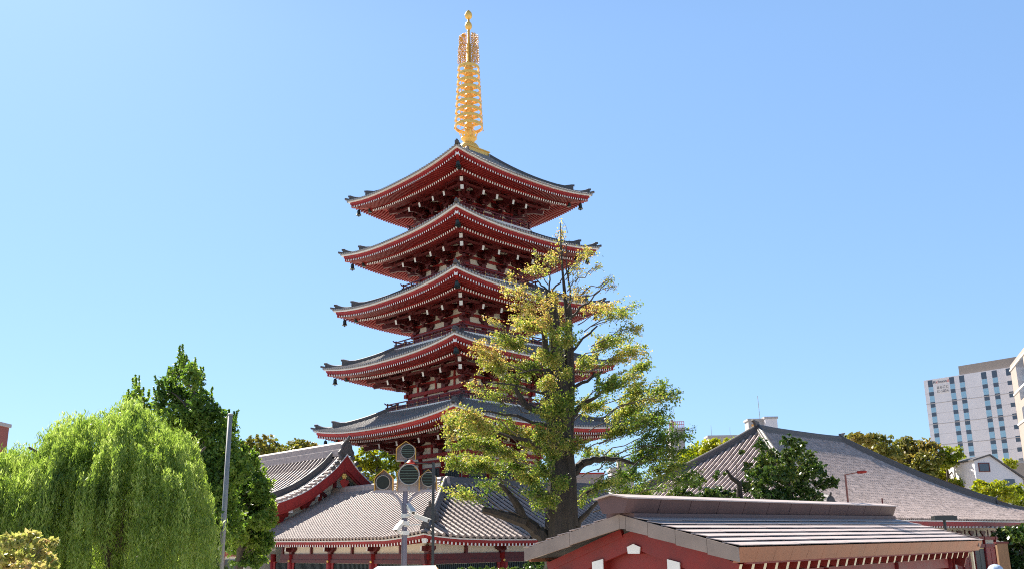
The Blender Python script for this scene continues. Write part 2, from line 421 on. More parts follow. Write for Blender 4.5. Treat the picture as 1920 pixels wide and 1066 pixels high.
    for j, u in enumerate(cols):
        corner = j in (0, 3)
        if j == 3: continue
        br = MB() if not corner else cbr
        c_ = V3(u, -hb, 0)
        br.frame(c_ + Z * (zt - 2.28), ex, ey, Z, .24, .24, .13, 0)
        if not corner or True:
            hij(c_, ex, .92 if not corner else .7, zt - 2.16); hij(c_, ex, 1.1 if not corner else .8, zt - 1.5)
        st = out / 3
        for s_ in (1, 2):
            cc = c_ - ey * st * s_
            br.beam(c_ + Z * (zt - 2.35 + .42 * s_), cc - ey * .12 + Z * (zt - 2.35 + .42 * s_), .2, .25, 0)
            hij(cc, ex, .8, zt - 2.2 + .42 * s_, .18, .22)
        if not corner:
            br.beam(c_ + Z * (zt - .95), c_ - ey * (out + .06) + Z * (zt - 1.54), .22, .38, 0, endmi=1)   # tail rafter, white end
            br.frame(c_ - ey * (out - .25) + Z * (zt - 1.2), ex, ey, Z, .16, .16, .12, 0)
            hij(c_ - ey * (out - .25), ex, 1.15, zt - 1.1, .2, .24)
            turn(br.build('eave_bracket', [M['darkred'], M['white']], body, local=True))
    br = cbr
    for u in (cols[0], cols[3]):                      # tail rafters of the corner columns
        br = cbr if u < 0 else MB()
        c_ = V3(u, -hb, 0); br.beam(c_ + Z * (zt - .95), c_ - ey * (out + .06) + Z * (zt - 1.54), .22, .38, 0, endmi=1)
        br.beam(c_ - ey * (out - .3) + Z * (zt - 1.3), c_ - ey * (out - .3) + Z * (zt - .7), .3, .3, 0, up=ex)
        if u > 0: turn(br.build('tail_rafter', [M['darkred'], M['white']], body, local=True))
    br = cbr
    q = dd * (hb * 2 ** .5)
    for d_, z_, w_ in ((h - 2.58, -1.12, .26), (h - 2.98, -1.60, .26)):
        br.beam(q + Z * (zt + z_ + .6), dd * (d_ * 2 ** .5) + Z * (zt + z_), w_, .36, 0, endmi=1)
    for s_ in (1, 2):
        cc = q + dd * (out / 3 * s_ * 1.41)
        br.beam(q + Z * (zt - 2.35 + .42 * s_), cc + Z * (zt - 2.35 + .42 * s_), .24, .25, 0)
        hij(cc, ex, 1.1, zt - 2.2 + .42 * s_); hij(cc, ey, 1.1, zt - 2.2 + .42 * s_)
    br.frame(dd * ((h - 3.0) * 1.41) + Z * (zt - .8), ex, ey, Z, .35, .35, .22, 0)
    hij(V3(-hb, cols[0], 0), ey, .8, zt - 2.16); hij(V3(-hb, cols[0], 0), ey, .9, zt - 1.5)
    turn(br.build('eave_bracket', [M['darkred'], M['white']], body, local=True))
    # --- balcony with rails
    if k:
        b, z0 = BALH[k], BALZ[k]
        bal = MB(); bal.box(-b, b, -b, b, z0 + .08, z0 + .2, 0)
        e_ = MB(); e_.box(-b - .03, b + .03, -b - .03, -b + .1, z0 + .05, z0 + .23, 1); e_.box(-b, b, -b + .02, -b + .22, z0 - .16, z0 + .05, 0)
        e_.rot4(); e_.v = bal.v + e_.v; nb = len(bal.v); e_.f = bal.f + [tuple(i + nb for i in f) for f in e_.f]; e_.m = bal.m + e_.m
        bo = e_.build('balcony', [M['red'], M['white']], pag, local=True)
        rl = MB(); bi = b - .16
        for z_, ext, w_ in ((z0 + .34, .16, .10), (z0 + .58, .2, .075), (z0 + .86, 0, .09)):
            rl.beam((-bi - ext, -bi, z_), (bi + ext, -bi, z_), w_, w_)
        for s_ in (-1, 1):                            # upturned ends of the top rail
            rl.tube([(s_ * bi * .97, -bi, z0 + .86), (s_ * (bi + .16), -bi, z0 + .88), (s_ * (bi + .34), -bi, z0 + .96)], [.045, .045, .05], 6)
        npost = 7
        for i in range(npost + 1):
            u = -bi + 2 * bi * i / npost
            rl.box(u - .05, u + .05, -bi - .05, -bi + .05, z0 + .2, z0 + (.84 if i % npost else .98))
            if i < npost: rl.box(u + bi / npost - .035, u + bi / npost + .035, -bi - .035, -bi + .035, z0 + .34, z0 + .58)
        g = rl
        for i in range(npost):
            u = -bi + 2 * bi * (i + .0) / npost
            for z_ in (z0 + .34, z0 + .58): g.box(u - .045, u + .045, -bi - .072, -bi - .03, z_ - .045, z_ + .045, 1)
        turn(rl.build('railing', [M['railing'], M['gold']], bo, local=True))
for k in range(5): pagoda_level(k)
# stone-faced base under the first storey
mb = MB(); mb.box(-6.2, 6.2, -6.2, 6.2, 0, 3.0); mb.box(-5.2, 5.2, -5.2, 5.2, 3.0, 3.3)
mb.build('plinth', M['conc'], pag, local=True)

# --- golden finial
fin = MB()
fin.box(-1.30, 1.30, -1.30, 1.30, 38.0, 38.70); fin.box(-1.38, 1.38, -1.38, 1.38, 38.70, 38.80)
for s_ in (-1.305, 1.305): pass
finial = fin.build('finial', M['gold'], pag, local=True)
f2 = MB(); f2.lathe([(1.0, 38.8), (1.0, 38.95), (.95, 39.25), (.8, 39.5), (.55, 39.68), (.40, 39.74)], n=28)
f2.build('dome', M['gold'], finial, local=True, smooth=True)
f3 = MB()
f3.lathe([(.40, 39.7), (.50, 39.84), (.62, 40.05), (.74, 40.16), (.72, 40.2), (.3, 40.2)], n=24)
for i in range(12):
    a = 2 * math.pi * i / 12; e = V3(math.cos(a), math.sin(a), 0); t = V3(-math.sin(a), math.cos(a), 0)
    f3.strip([[e * .60 - t * .15 + Z * 40.1, e * .60 + t * .15 + Z * 40.1], [e * .78 - t * .12 + Z * 40.45, e * .78 + t * .12 + Z * 40.45], [e * .92 - t * .01 + Z * 40.72, e * .92 + t * .01 + Z * 40.72]])
f3.build('lotus_petal', M['gold'], finial, local=True)
f4 = MB()
f4.tube([(0, 0, 39.7), (0, 0, 41.6), (0, 0, 41.6), (0, 0, 47.9), (0, 0, 47.9), (0, 0, 49.8), (0, 0, 49.8), (0, 0, 52.9)], [.40, .36, .30, .28, .24, .22, .15, .10], 14)
f4.build('spire_pole', M['gold'], finial, local=True, smooth=True)
zr = np.linspace(41.35, 47.25, 9)
for i, z in enumerate(zr):
    ro = 1.30 - .30 * i / 8; hh_ = .15
    rg = MB()
    rg.lathe([(ro, z - hh_), (ro + .03, z + hh_ * .6), (ro - .03, z + hh_), (ro - .12, z + hh_ * .8), (ro - .10, z - hh_), (ro, z - hh_)], n=36)
    for j in range(4):
        a = 2 * math.pi * j / 4 + .2; e = V3(math.cos(a), math.sin(a), 0)
        rg.beam(e * .25 + Z * (z - .02), e * (ro - .08) + Z * (z - .12), .09, .07)
    for j in range(6):
        a = 2 * math.pi * j / 6 + .5; e = V3(math.cos(a), math.sin(a), 0) * (ro + .03)
        rg.lathe([(.02, -.30), (.05, -.32), (.04, -.2), (.012, -.16), (.012, -.1)], tuple(e + Z * z), 6)
    rg.lathe([(.40, z - .2), (.42, z), (.40, z + .2), (.28, z + .2)], n=16)
    rg.build('ring', M['gold'], finial, local=True)
# openwork flame plates
rr = random.Random(3)
for j in range(4):
    fl = MB()
    a = math.pi / 2 * j + math.pi / 4; e = V3(math.cos(a), math.sin(a), 0)
    for row in range(15):
        wmax = .98 - .12 * (row / 14) - (.25 if row > 13 else 0)
        for c_ in range(6):
            x0 = .2 + (wmax - .2) * (c_ + rr.uniform(0, .5)) / 6; z0 = 47.9 + row * .205 + rr.uniform(-.05, .05)
            g_ = rr.choice((-1, 1)); w_ = rr.uniform(.10, .15)
            fl.tube([e * (x0 - .04) + Z * (z0 - .12), e * (x0 + w_ * .5) + Z * (z0 - .06), e * (x0 + w_) + Z * (z0 + .07), e * (x0 + w_ * .4) + Z * (z0 + .15), e * (x0 + w_ * .5 + .06 * g_) + Z * (z0 + .27)], [.034, .042, .042, .034, .014], 4)
    fl.beam(e * .2 + Z * 47.9, e * .22 + Z * 50.9, .05, .05)
    fl.build('flame_ornament', M['goldwire'], finial, local=True)
for zc, r_ in ((51.72, .34), (52.85, .36)):
    jb = MB(); jb.lathe([(.05, zc - .42), (.2, zc - .34), (r_ * .93, zc - .15), (r_, zc + .05), (r_ * .85, zc + .25), (r_ * .5, zc + .42), (.06, zc + .56), (0, zc + .6)], n=20)
    jb.build('jewel', M['gold'], finial, local=True, smooth=True)

# --- wind bells hang from the corners
ORD = ('lowest', 'second lowest', 'middle', 'second highest', 'topmost')
bellmesh = None
for k in range(5):
    for nm, (sx, sy) in (('left', (-1, 1)), ('front', (-1, -1)), ('right', (1, -1))):
        if nm == 'right' and k < 2 or (nm == 'front' and k == 0): continue
        d = HH[k] - .62
        c_ = V3(PX, PY, 0) + B * d * sx + A * d * sy + Z * (ZT[k] - .70)
        if bellmesh is None:
            bl = MB(); bl.tube([(0, 0, .18), (0, 0, -.08)], .015, 5)
            bl.lathe([(.03, -.06), (.10, -.10), (.15, -.22), (.16, -.42), (.20, -.52), (.24, -.60), (.0, -.58)], n=14)
            bl.lathe([(.03, -.58), (.03, -.66), (.10, -.7), (.02, -.74)], n=8)
            o = bl.build('wind_bell', M['bronze']); bellmesh = o.data
        else:
            o = link('wind_bell', bellmesh)
        o.location = tuple(c_)
        tag(o, 'dark bronze bell hanging under the %s corner of the %s pagoda roof' % (nm, ORD[k]), 'bell', 'wind bells on the pagoda')
# ------------------------------------------------------------------ tiled slopes shared by the halls
def interp(xs, ys): return lambda x: float(np.interp(x, xs, ys))
def slope(sheet, O, U, W, zf, ulo, uhi, V, sp, r, nv=10, nu=24, seg=None, step=0.0, over=.12, u0=None, u1=None, capmi=1):
    """sheet + half-round ribs.  U along the eave, W inwards, zf(u, v) height, ulo/uhi(v) side limits"""
    O, U, W = np.asarray(O, float), np.asarray(U), np.asarray(W)
    P = lambda u, v: O + U * u + W * v + Z * zf(u, v)
    rows = []
    for v in np.linspace(-over + .04, V, nv):
        a, b = ulo(v), uhi(v)
        rows.append([P(a + (b - a) * t, v) for t in np.linspace(0, 1, nu)])
    sheet.strip(rows)
    sheet.strip([rows[0], [p - Z * .07 for p in rows[0]]])
    a, b = (ulo(0) if u0 is None else u0), (uhi(0) if u1 is None else u1)
    n = int((b - a) / sp); fine = np.linspace(-over, V, 61)
    angs = np.linspace(0, math.pi, 6)
    for i in range(n + 1):
        u = a + sp * (i + .5)
        ok = [v for v in fine if ulo(max(v, 0)) <= u <= uhi(max(v, 0))]
        if len(ok) < 2: continue
        v0, v1 = ok[0], ok[-1]
        if seg:
            k = max(1, int((v1 - v0) / seg)); vs = []
            for q in range(k):
                vs += [(v0 + (v1 - v0) * q / k, 1 + step), (v0 + (v1 - v0) * (q + 1) / k, 1 - step)]
        else: vs = [(v, 1) for v in np.linspace(v0, v1, max(2, int((v1 - v0) / 1.0) + 2))]
        rws = []
        for v, sc in vs:
            p = P(u, v); dz = zf(u, v + .05) - zf(u, v - .05); nn = nrm(Z * .1 - W * dz); p = p + nn * .012
            rws.append([p + U * r * sc * math.cos(t) + nn * r * 1.05 * sc * math.sin(t) + nn * .01 for t in angs])
        sheet.strip(rws, 1)
        p = P(u, v0); nn = nrm(Z * .1 - W * (zf(u, v0 + .05) - zf(u, v0 - .05))); p = p + nn * .012
        sheet.add([p - W * .012 + nn * .02 + U * r * 1.12 * math.cos(t) + nn * r * 1.12 * math.sin(t) for t in np.linspace(0, 2 * math.pi, 9)[:-1]], [tuple(range(8))], capmi)
def ridgebar(mb, pts, w, h, side, cap=.07, lines=0):
    """ridge of stacked tiles along pts (points on the roof surface); side = horizontal unit across it"""
    rows = []
    for p in pts:
        p = np.asarray(p, float)
        rows.append([p - side * w * .62 - Z * .1, p - side * w * .5 + Z * h * .45, p - side * w * .44 + Z * h * .5, p - side * w * .40 + Z * (h - .06), p - side * w * .2 + Z * (h + cap * .6), p + Z * (h + cap),
                     p + side * w * .2 + Z * (h + cap * .6), p + side * w * .40 + Z * (h - .06), p + side * w * .44 + Z * h * .5, p + side * w * .5 + Z * h * .45, p + side * w * .62 - Z * .1])
    mb.strip(rows)
    for r_, o in ((rows[0], 1), (rows[-1], -1)): mb.add(r_[::o], [tuple(range(len(r_)))])
def oni(mb, c, out, side, s):
    """ridge-end tile: shield with shoulders and a round cap on top"""
    c = np.asarray(c, float)
    poly = [(-.62, 0), (-.66, .25), (-.48, .5), (-.42, .8), (-.24, 1.02), (0, 1.1), (.24, 1.02), (.42, .8), (.48, .5), (.66, .25), (.62, 0)]
    mb.prism([(x * s, y * s) for x, y in poly], c, side, Z, out, -.09 * s, .09 * s)
    mb.prism([(x * s * .6, y * s * .7 + .12 * s) for x, y in poly], c, side, Z, out, .09 * s, .17 * s)
    mb.tube([c + Z * 1.05 * s - out * .3 * s, c + Z * 1.15 * s + out * .15 * s, c + Z * 1.4 * s + out * .42 * s], [.13 * s, .13 * s, .10 * s], 8)
def eaves(mb, O, U, W, zf, a, b, sp, rw=.11, rh=.15, depth=1.3, slope_=.25, board=.17, mit0=True, mit1=True):
    """white line, red board, rafters with white ends and soffit under an eave; zf(u) = height of the white line"""
    O, U, W = np.asarray(O, float), np.asarray(U), np.asarray(W)
    us = np.linspace(a, b, max(8, int((b - a) / .6)))
    def band(mi, d0, d1, z0, z1):
        rows = []
        for d, z in ((d0, z1), (d0, z0), (d1, z0), (d1, z1), (d0, z1)):
            rows.append([O + U * (a + (d if mit0 else 0) + (u - a) * ((b - a - (d if mit0 else 0) - (d if mit1 else 0)) / (b - a))) + W * d + Z * (zf(u) + z) for u in us])
        mb.strip(rows, mi)
    band(1, -.02, .25, -.045, .045)
    band(0, .04, .3, -.045 - board, -.047)
    band(0, .14, depth, -.1 - board, -.06 - board)
    n = int((b - a) / sp)
    for i in range(n + 1):
        u = a + (b - a) * i / n
        dm = depth
        if mit0: dm = min(dm, u - a)
        if mit1: dm = min(dm, b - u)
        if dm < .25: continue
        z = zf(u) - .045 - board - rh / 2
        mb.beam(O + U * u + W * dm + Z * (z + (dm - .1) * slope_ * .2), O + U * u + W * .1 + Z * z, rw, rh, 0, endmi=1)

# ------------------------------------------------------------------ long tiled hall in front of the pagoda (L-shaped)
HC = atY(795, 1006, 50); HC[2] = 0
T_END, T_WALL, W_IN, B_END = 18.3, 21.3, 7.2, 23.0
def Hh(t, b, z): return HC + A * t + B * b + Z * z
hall = thing('temple_hall', 'low L-shaped tiled hall with cream walls and red beams standing before the pagoda', 'hall', HC)
zl = interp([0, .6, 1.7, 3.8, 9.6, 18.3], [4.77, 4.70, 4.60, 4.47, 4.47, 4.56])
zr_ = interp([0, .35, .75, 2.45, 4.9, 7.9, 23], [4.77, 4.70, 4.64, 4.50, 4.42, 4.40, 4.45])
fh = lambda v: .13 + .415 * v + .0115 * v * v
dec = lambda v: max(0, 1 - max(v, 0) / W_IN) ** 1.5
zfl = lambda u, v: 4.45 + (zl(u) - 4.45) * dec(v) + fh(v)
zfr = lambda u, v: 4.45 + (zr_(u) - 4.45) * dec(v) + fh(v)
rf = MB()
slope(rf, HC, A, B, zfl, lambda v: max(v, -.1), lambda v: T_END + (T_WALL - T_END) * min(1, max(0, v - .2) / 1.3), W_IN, .365, .098, u1=T_WALL, seg=.36, step=.03)
slope(rf, HC, B, A, zfr, lambda v: max(v, -.1), lambda v: B_END, W_IN, .50, .110, seg=.36, step=.05)
# back slopes
bk = lambda p: p
rf.strip([[Hh(W_IN, W_IN, 8.2), Hh(T_WALL, W_IN, 8.2)], [Hh(W_IN + 7, W_IN + 7, 4.6), Hh(T_WALL, W_IN + 7, 4.6)]])
rf.strip([[Hh(W_IN, W_IN, 8.2), Hh(W_IN, B_END, 8.2)], [Hh(W_IN + 7, W_IN + 7, 4.6), Hh(W_IN + 7, B_END, 4.6)]])
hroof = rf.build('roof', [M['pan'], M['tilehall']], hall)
rd = MB(); ridgebar(rd, [Hh(t, W_IN, 8.08) for t in np.linspace(T_WALL, W_IN - .3, 8)], .34, .46, B); rd.build('ridge', M['tilehall'], hroof)
rd = MB(); ridgebar(rd, [Hh(W_IN, b, 8.08) for b in np.linspace(W_IN - .3, B_END, 8)], .34, .46, A); rd.build('ridge', M['ridge'], hroof)
rd = MB(); dg = nrm(A - B)
ridgebar(rd, [Hh(q, q, zfl(q, q)) for q in np.linspace(W_IN - .2, 1.9, 9)], .34, .42, dg)
oni(rd, Hh(1.85, 1.85, zfl(1.85, 1.85) + .05), -nrm(A + B), dg, .78)
ridgebar(rd, [Hh(q, q, zfl(q, q)) for q in np.linspace(1.9, .35, 5)], .28, .16, dg)
oni(rd, Hh(.3, .3, zfl(.3, .3) + .02), -nrm(A + B), dg, .45)
rd.build('hip_ridge', M['ridge'], hroof)
ev = MB()
eaves(ev, HC, A, B, zl, 0, T_END, .29, mit1=False)
eaves(ev, HC, B, A, zr_, 0, B_END, .29, mit1=False)
ev.beam(Hh(1.5, 1.5, 4.45), Hh(.12, .12, 4.40), .24, .26, 0, endmi=1)
ev.beam(Hh(T_END + .02, .9, 4.2), Hh(T_END + .02, -.05, 4.26), .07, .62, 1)
ev.build('eave', [M['red'], M['white']], hroof)
# walls: plaster, with beams, posts, brackets, lattice windows
WI = 1.35
wl = MB()
wl.prism([(0, 0), (T_END - WI + 0.0, 0), (T_END - WI, 5.2), (0, 5.2)], Hh(WI, WI, 0), A, Z, B, .1, .35)
wl.prism([(.1, 0), (B_END - WI, 0), (B_END - WI, 5.2), (.1, 5.2)], Hh(WI, WI, 0), B, Z, A, .1, .35)
hwall = wl.build('wall', M['plaster'], hall)
def wallT(x, y, O, n, e): q = onpl(x, y, O, n); return float(np.dot(q - HC, e))
tcol = [WI + .02] + [wallT(x, 1045, Hh(WI, WI, 0), B, A) for x in (701, 620, 547, 512)]
bcol = [wallT(x, 1045, Hh(WI, WI, 0), A, B) for x in (941, 1050)] + [15.5, 20]
wb = MB()
for (e, n, L_) in ((A, B, T_END), (B, A, B_END)):
    for z, h_, o in ((3.50, .34, .0), (3.22, .22, -.06), (1.0, .3, 0)):
        c0 = Hh(WI, WI, z) if True else 0
        wb.beam(c0 - e * .35 + n * (.08 + o), c0 + e * (L_ - WI) + n * (.08 + o), .26, h_)
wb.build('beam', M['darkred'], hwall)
def bracket(c, e, n):
    b_ = MB(); c = np.asarray(c)
    poly = [(-.17, 0), (.17, 0), (.19, .14), (.40, .20), (.52, .32), (.52, .46), (-.52, .46), (-.52, .32), (-.40, .20), (-.19, .14)]
    b_.prism(poly, c, e, Z, n, -.16, .14, 0)
    b_.beam(c + Z * .28 + n * .1, c + Z * .33 - n * .55, .16, .26, 0, endmi=1)
    b_.build('bracket', [M['darkred'], M['white']], hwall)
for (e, n, cl, o) in ((A, B, tcol, 'L'), (B, A, bcol, 'R')):
    off = (lambda q: HC + A * q + B * (WI + .02)) if o == 'L' else (lambda q: HC + B * q + A * (WI + .02))
    for q in cl:
        cb = MB(); cb.tube([off(q) + Z * 0, off(q) + Z * 3.68], .2, 12); cb.build('column', M['red'], hwall, smooth=True)
        if not (o == 'L' and q == tcol[-1]): bracket(off(q) + Z * 3.66, e, n)
        sb = MB(); sb.lathe([(0, 0), (.09, 0), (.06, .05), (0, .06)], off(q) - n * .24 + Z * 3.22, 10, ax=(e, Z, -n)); sb.build('gold_stud', M['gold'], hwall)
    cs = sorted(cl) if o == 'L' else [WI] + sorted(cl)
    for q0, q1 in zip(cs[:-1], cs[1:]):
        m_ = (q0 + q1) / 2
        st = MB(); st.frame(off(m_) + Z * 3.95 + n * .03, e, n, Z, .09, .09, .3); st.build('strut', M['darkred'], hwall)
        if q1 - q0 > 2:
            wd = MB(); w_ = (q1 - q0) / 2 - .42
            wd.frame(off(m_) + Z * 2.05 + n * .06, e, n, Z, w_, .03, 1.02, 0)
            for t in np.linspace(-w_, w_, int(w_ * 2 / .14)): wd.frame(off(m_) + e * t + Z * 2.05 + n * .0, e, n, Z, .03, .03, 1.02, 0)
            wo = wd.build('lattice_window', M['lattice'], hwall)
            fr = MB()
            for s_ in (-1, 1): fr.frame(off(m_) + e * s_ * (w_ + .1) + Z * 2.05, e, n, Z, .1, .09, 1.12)
            fr.build('frame', M['red'], wo)

# ------------------------------------------------------------------ gabled hall behind its left end
gab = thing('gabled_hall', 'taller hall with red gable and gold crest behind the left end of the low hall', 'hall', Hh(T_WALL, 7.3, 0))
BA = 7.3
prof = interp([-1.4, -.2, 1.5, 2.5, 3.65, 4.5, 5.3, 6.0, 6.5, 7.3], [6.66, 6.76, 7.09, 7.42, 7.90, 8.40, 8.96, 9.50, 9.96, 10.89])
pz = lambda s: prof(BA - s)                               # s: distance from the ridge line
SM = BA + 1.4
T0 = 19.55; T1 = float(np.dot(onpl(455, 866, Hh(0, 7.3, 0), B) - HC, A))
def gslope(mb, sg):
    W = B * sg                                            # inwards direction of the left (+1) or right (-1) slope
    O = HC + B * (BA - sg * SM)
    zf = lambda u, v: pz(max(0, SM - max(v, 0))) + .27 + .25 * max(0, (u - 30) / 4) ** 2 * 0
    slope(mb, O, A, W, zf, lambda v: T0 + .05, lambda v: T1, SM, .60, .112, u0=T0 + 2.15, u1=T1 - .2, nv=14, over=.25)
    n = 22
    for q in range(2):                                    # two long verge ribs
        u = T0 + .78 + .42 * q; rws = []
        for v in np.linspace(-.2, SM, 16):
            rws.append([O + A * (u + .12 * math.cos(t)) + W * v + Z * (zf(u, v) + .14 * math.sin(t)) for t in np.linspace(0, math.pi, 7)])
        mb.strip(rws, 1); mb.add(rws[0], [tuple(range(7))], 1)
    for i in range(n):                                    # short tiles along the verge, round ends outwards
        v = .1 + (SM - .45) * i / (n - 1)
        p = O + W * v + Z * (zf(0, v) + .02)
        mb.tube([p + A * (T0 - .06), p + A * (T0 + .62)], [.115, .10], 8, 1)
gr = MB(); gslope(gr, 1); gslope(gr, -1)
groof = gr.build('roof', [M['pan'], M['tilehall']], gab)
for sg in (1, -1):
    rd = MB(); s0 = .5
    pts = [HC + A * (T0 + 1.75) + B * (BA - sg * s) + Z * (pz(s) + .27) for s in np.linspace(.35, SM - (.9 if sg > 0 else 2.4), 12)]
    ridgebar(rd, pts, .34, .55, A); oni(rd, pts[-1], -B * sg, A, .7)
    rd.build('descending_ridge', M['ridge'], groof)
rd = MB()
ridgebar(rd, [HC + A * t + B * BA + Z * (10.89 + .2 + .14 * max(0, (t - T1 + 5) / 5) ** 2) for t in np.linspace(T0 + .3, T1, 12)], .5, .95, B, cap=.1)
rd.build('ridge', M['tilehall'], groof)
rd = MB(); oni(rd, HC + A * (T0 + .15) + B * BA + Z * 10.98, -A, B, 1.05)
for sg in (1, -1):
    for s_, z_ in ((.5, 10.5), (.85, 10.1), (1.2, 9.7)): rd.lathe([(0, -.1), (.2, -.1), (.16, .1), (0, .14)], HC + A * (T0 + .0) + B * (BA + sg * s_) + Z * (z_ + .3), 10, ax=(B, Z, -A))
rd.build('ridge_end_ornament', M['ridge'], groof)
rd = MB(); oni(rd, HC + A * (T1 - .1) + B * BA + Z * 11.1, A, B, 1.0); rd.build('ridge_end_ornament', M['tilehall'], groof)
# barge boards: white edge above a deep red board
bbd = MB(); rows = []
ss = np.linspace(-SM + .15, SM - .15, 41)
def vb(s, z0, z1, t0, t1, mi):
    pass
for mi, dz0, dz1, ta, tb in ((1, .12, .22, T0 - .06, T0 + .3), (0, -.58, .12, T0, T0 + .16), (0, -.78, -.60, T0 + .12, T0 + .24)):
    rows = []
    for tt, dz in ((ta, dz1), (ta, dz0), (tb, dz0), (tb, dz1), (ta, dz1)):
        rows.append([HC + A * tt + B * (BA + s) + Z * (pz(abs(s)) + dz - (.45 * math.exp(-abs(s) * 1.6) if mi == 0 and dz < -.3 else 0)) for s in ss])
    bbd.strip(rows, mi)
bbd.build('bargeboard', [M['red'], M['white']], gab)
# crest and pendant
cr = MB(); c_ = onpl(645.6, 891.8, HC + A * (T0 - .03), A)
cr.lathe([(0, 0), (.10, 0), (.10, .05), (.06, .08), (0, .08)], c_, 12, ax=(B, Z, -A))
for i in range(6):
    a_ = i * math.pi / 3; cr.lathe([(0, 0), (.085, 0), (.06, .06), (0, .06)], c_ + (B * math.cos(a_) + Z * math.sin(a_)) * .15, 8, ax=(B, Z, -A))
cr.build('gold_crest', M['gold'], gab)
pe = MB()
poly = [(0, .5), (.14, .42), (.2, .3), (.42, .34), (.5, .18), (.44, -.02), (.34, -.2), (.2, -.36), (0, -.46), (-.2, -.36), (-.34, -.2), (-.44, -.02), (-.5, .18), (-.42, .34), (-.2, .3), (-.14, .42)]
pe.prism([(x * .72, y * .72) for x, y in poly], onpl(645, 905, HC + A * (T0 + .02), A), B, Z, -A, 0, .1)
pe.build('gable_pendant', M['redlow'], gab)
# gable wall with struts, and the lower walls
gw = MB(); pts = [(s, pz(abs(s)) - .1) for s in np.linspace(-SM + 1.6, SM - 1.6, 21)]
gw.prism([(-SM + 1.6, 0)] + pts + [(SM - 1.6, 0)], HC + A * T_WALL + B * BA, B, Z, A, 0, .3)
gw.prism([(T_WALL, 0), (T1 - 1.5, 0), (T1 - 1.5, 7.3), (T_WALL, 7.3)], Hh(0, .9, 0), A, Z, B, 0, .3)
gw.prism([(T_WALL, 0), (T1 - 1.5, 0), (T1 - 1.5, 7.3), (T_WALL, 7.3)], Hh(0, 10.9, 0), A, Z, B, -.3, 0)
gwall = gw.build('wall', M['plaster'], gab)
for s, z0, z1, w in ((-2.35, 6.6, 8.2, .24), (-1.25, 7.4, 9.0, .24), (.0, 7.4, 9.6, .26), (1.2, 7.6, 9.0, .24)):
    st = MB(); st.box(-w / 2, w / 2, -.1, .1, z0, z1)
    c_ = HC + A * (T_WALL - .06) + B * (BA + s)
    st.v = [tuple(c_ + B * x + A * y + Z * z) for x, y, z in st.v]; st.build('gable_strut', M['red'], gwall)
st = MB(); st.beam(HC + A * (T_WALL - .1) + B * (BA - 1.9) + Z * 8.75, HC + A * (T_WALL - .1) + B * (BA - .75) + Z * 7.9, .2, .24); st.build('gable_strut', M['darkred'], gwall)
st = MB(); st.beam(HC + A * (T_WALL - .09) + B * (1.2) + Z * 6.3, HC + A * (T_WALL - .09) + B * 4.6 + Z * 7.4, .24, .3); st.build('gable_beam', M['red'], gwall)
for px_ in ((596, 924.5), (545, 955)):
    q_ = onpl(*px_, HC + A * (T0 + .28), A); b_, z_ = float(np.dot(q_ - HC, B)), q_[2]               # purlin ends painted white, with carved bracket under
    pu = MB(); pu.beam(Hh(T_WALL, b_, z_), Hh(T0 + .28, b_, z_), .34, .42, 0, endmi=1)
    poly = [(-.5, 0), (.55, 0), (.5, -.25), (.25, -.32), (.1, -.6), (-.2, -.7), (-.5, -.95), (-.6, -.4)]
    pu.prism(poly, Hh(T_WALL - .25, b_ - .1, z_ - .2), B, Z, A, -.16, .2, 0)
    pu.build('purlin', [M['red'], M['white']], gab)
for t in (21.6, 23.6, 26.4, 29.5, 32.5):
    cb = MB(); cb.tube([Hh(t, .85, 0), Hh(t, .85, 6.6)], .22, 12); cb.build('column', M['red'], gwall, smooth=True)
for t0, t1 in ((21.8, 23.4), (23.8, 26.2), (26.7, 29.2)):
    wd = MB(); wd.box(0, 1, 0, 1, 0, 1); wd.v = [tuple(Hh(t0 + .25 + (t1 - t0 - .5) * x, .8 + .06 * y, .4 + 2.9 * z)) for x, y, z in wd.v]
    wd.build('door', M['lattice'], gwall)
bm = MB(); bm.beam(Hh(T_WALL, .86, 3.7), Hh(T1 - 1.5, .86, 3.7), .3, .34); bm.build('wall_beam', M['red'], gwall)
M['tilepan'] = mat('weathered_shaded_pan_tile', (.17, .13, .12), .6, spec=.3, noise=.45, nscale=2.2)  # pans darker than the ribs: valley shade is part of this colour
# ------------------------------------------------------------------ great hall on the right (hipped roof)
GP = atY(1422, 800, 80); GP = V3(GP[0], GP[1], 0)
GW, GL = 13.6, 15.04
def Gh(b, w, z): return GP + B * b - A * w + Z * z          # b along the ridge, w towards the right-front
big = thing('great_hall', 'large hall under a sweeping grey hipped roof, red columns below, on the right', 'hall', GP)
fg = lambda v: .15 + .40 * v + .0145 * v * v
lft = lambda u, L_: .75 * max(0, 1 - min(u, L_ - u) / 9.0) ** 2.6
zg_f = lambda u, v: 5.42 + lft(max(0, u), GL + 2 * GW) * max(0, 1 - max(v, 0) / GW) ** 1.3 + fg(v)
zg_s = lambda u, v: 5.42 + lft(max(0, u), 2 * GW) * max(0, 1 - max(v, 0) / GW) ** 1.3 + fg(v)
rf = MB()
Of = Gh(-GW, GW, 0)                                          # front eave starts at the near corner
slope(rf, Of, B, A, zg_f, lambda v: v, lambda v: GL + 2 * GW - v, GW, .36, .095, nv=12, nu=30, seg=.5, step=.04)
slope(rf, Of, A, B, zg_s, lambda v: v, lambda v: 2 * GW - v, GW, .46, .125, nv=12, nu=30)
rf.strip([[Gh(-GW, -GW, 5.6), Gh(GL + GW, -GW, 5.6)], [Gh(0, 0, 13.6), Gh(GL, 0, 13.6)]])
rf.strip([[Gh(GL + GW, GW, 5.9), Gh(GL + GW, -GW, 5.6)], [Gh(GL, 0, 13.6), Gh(GL, 0, 13.6)]])
broof = rf.build('roof', [M['tilepan'], M['tilegray']], big)
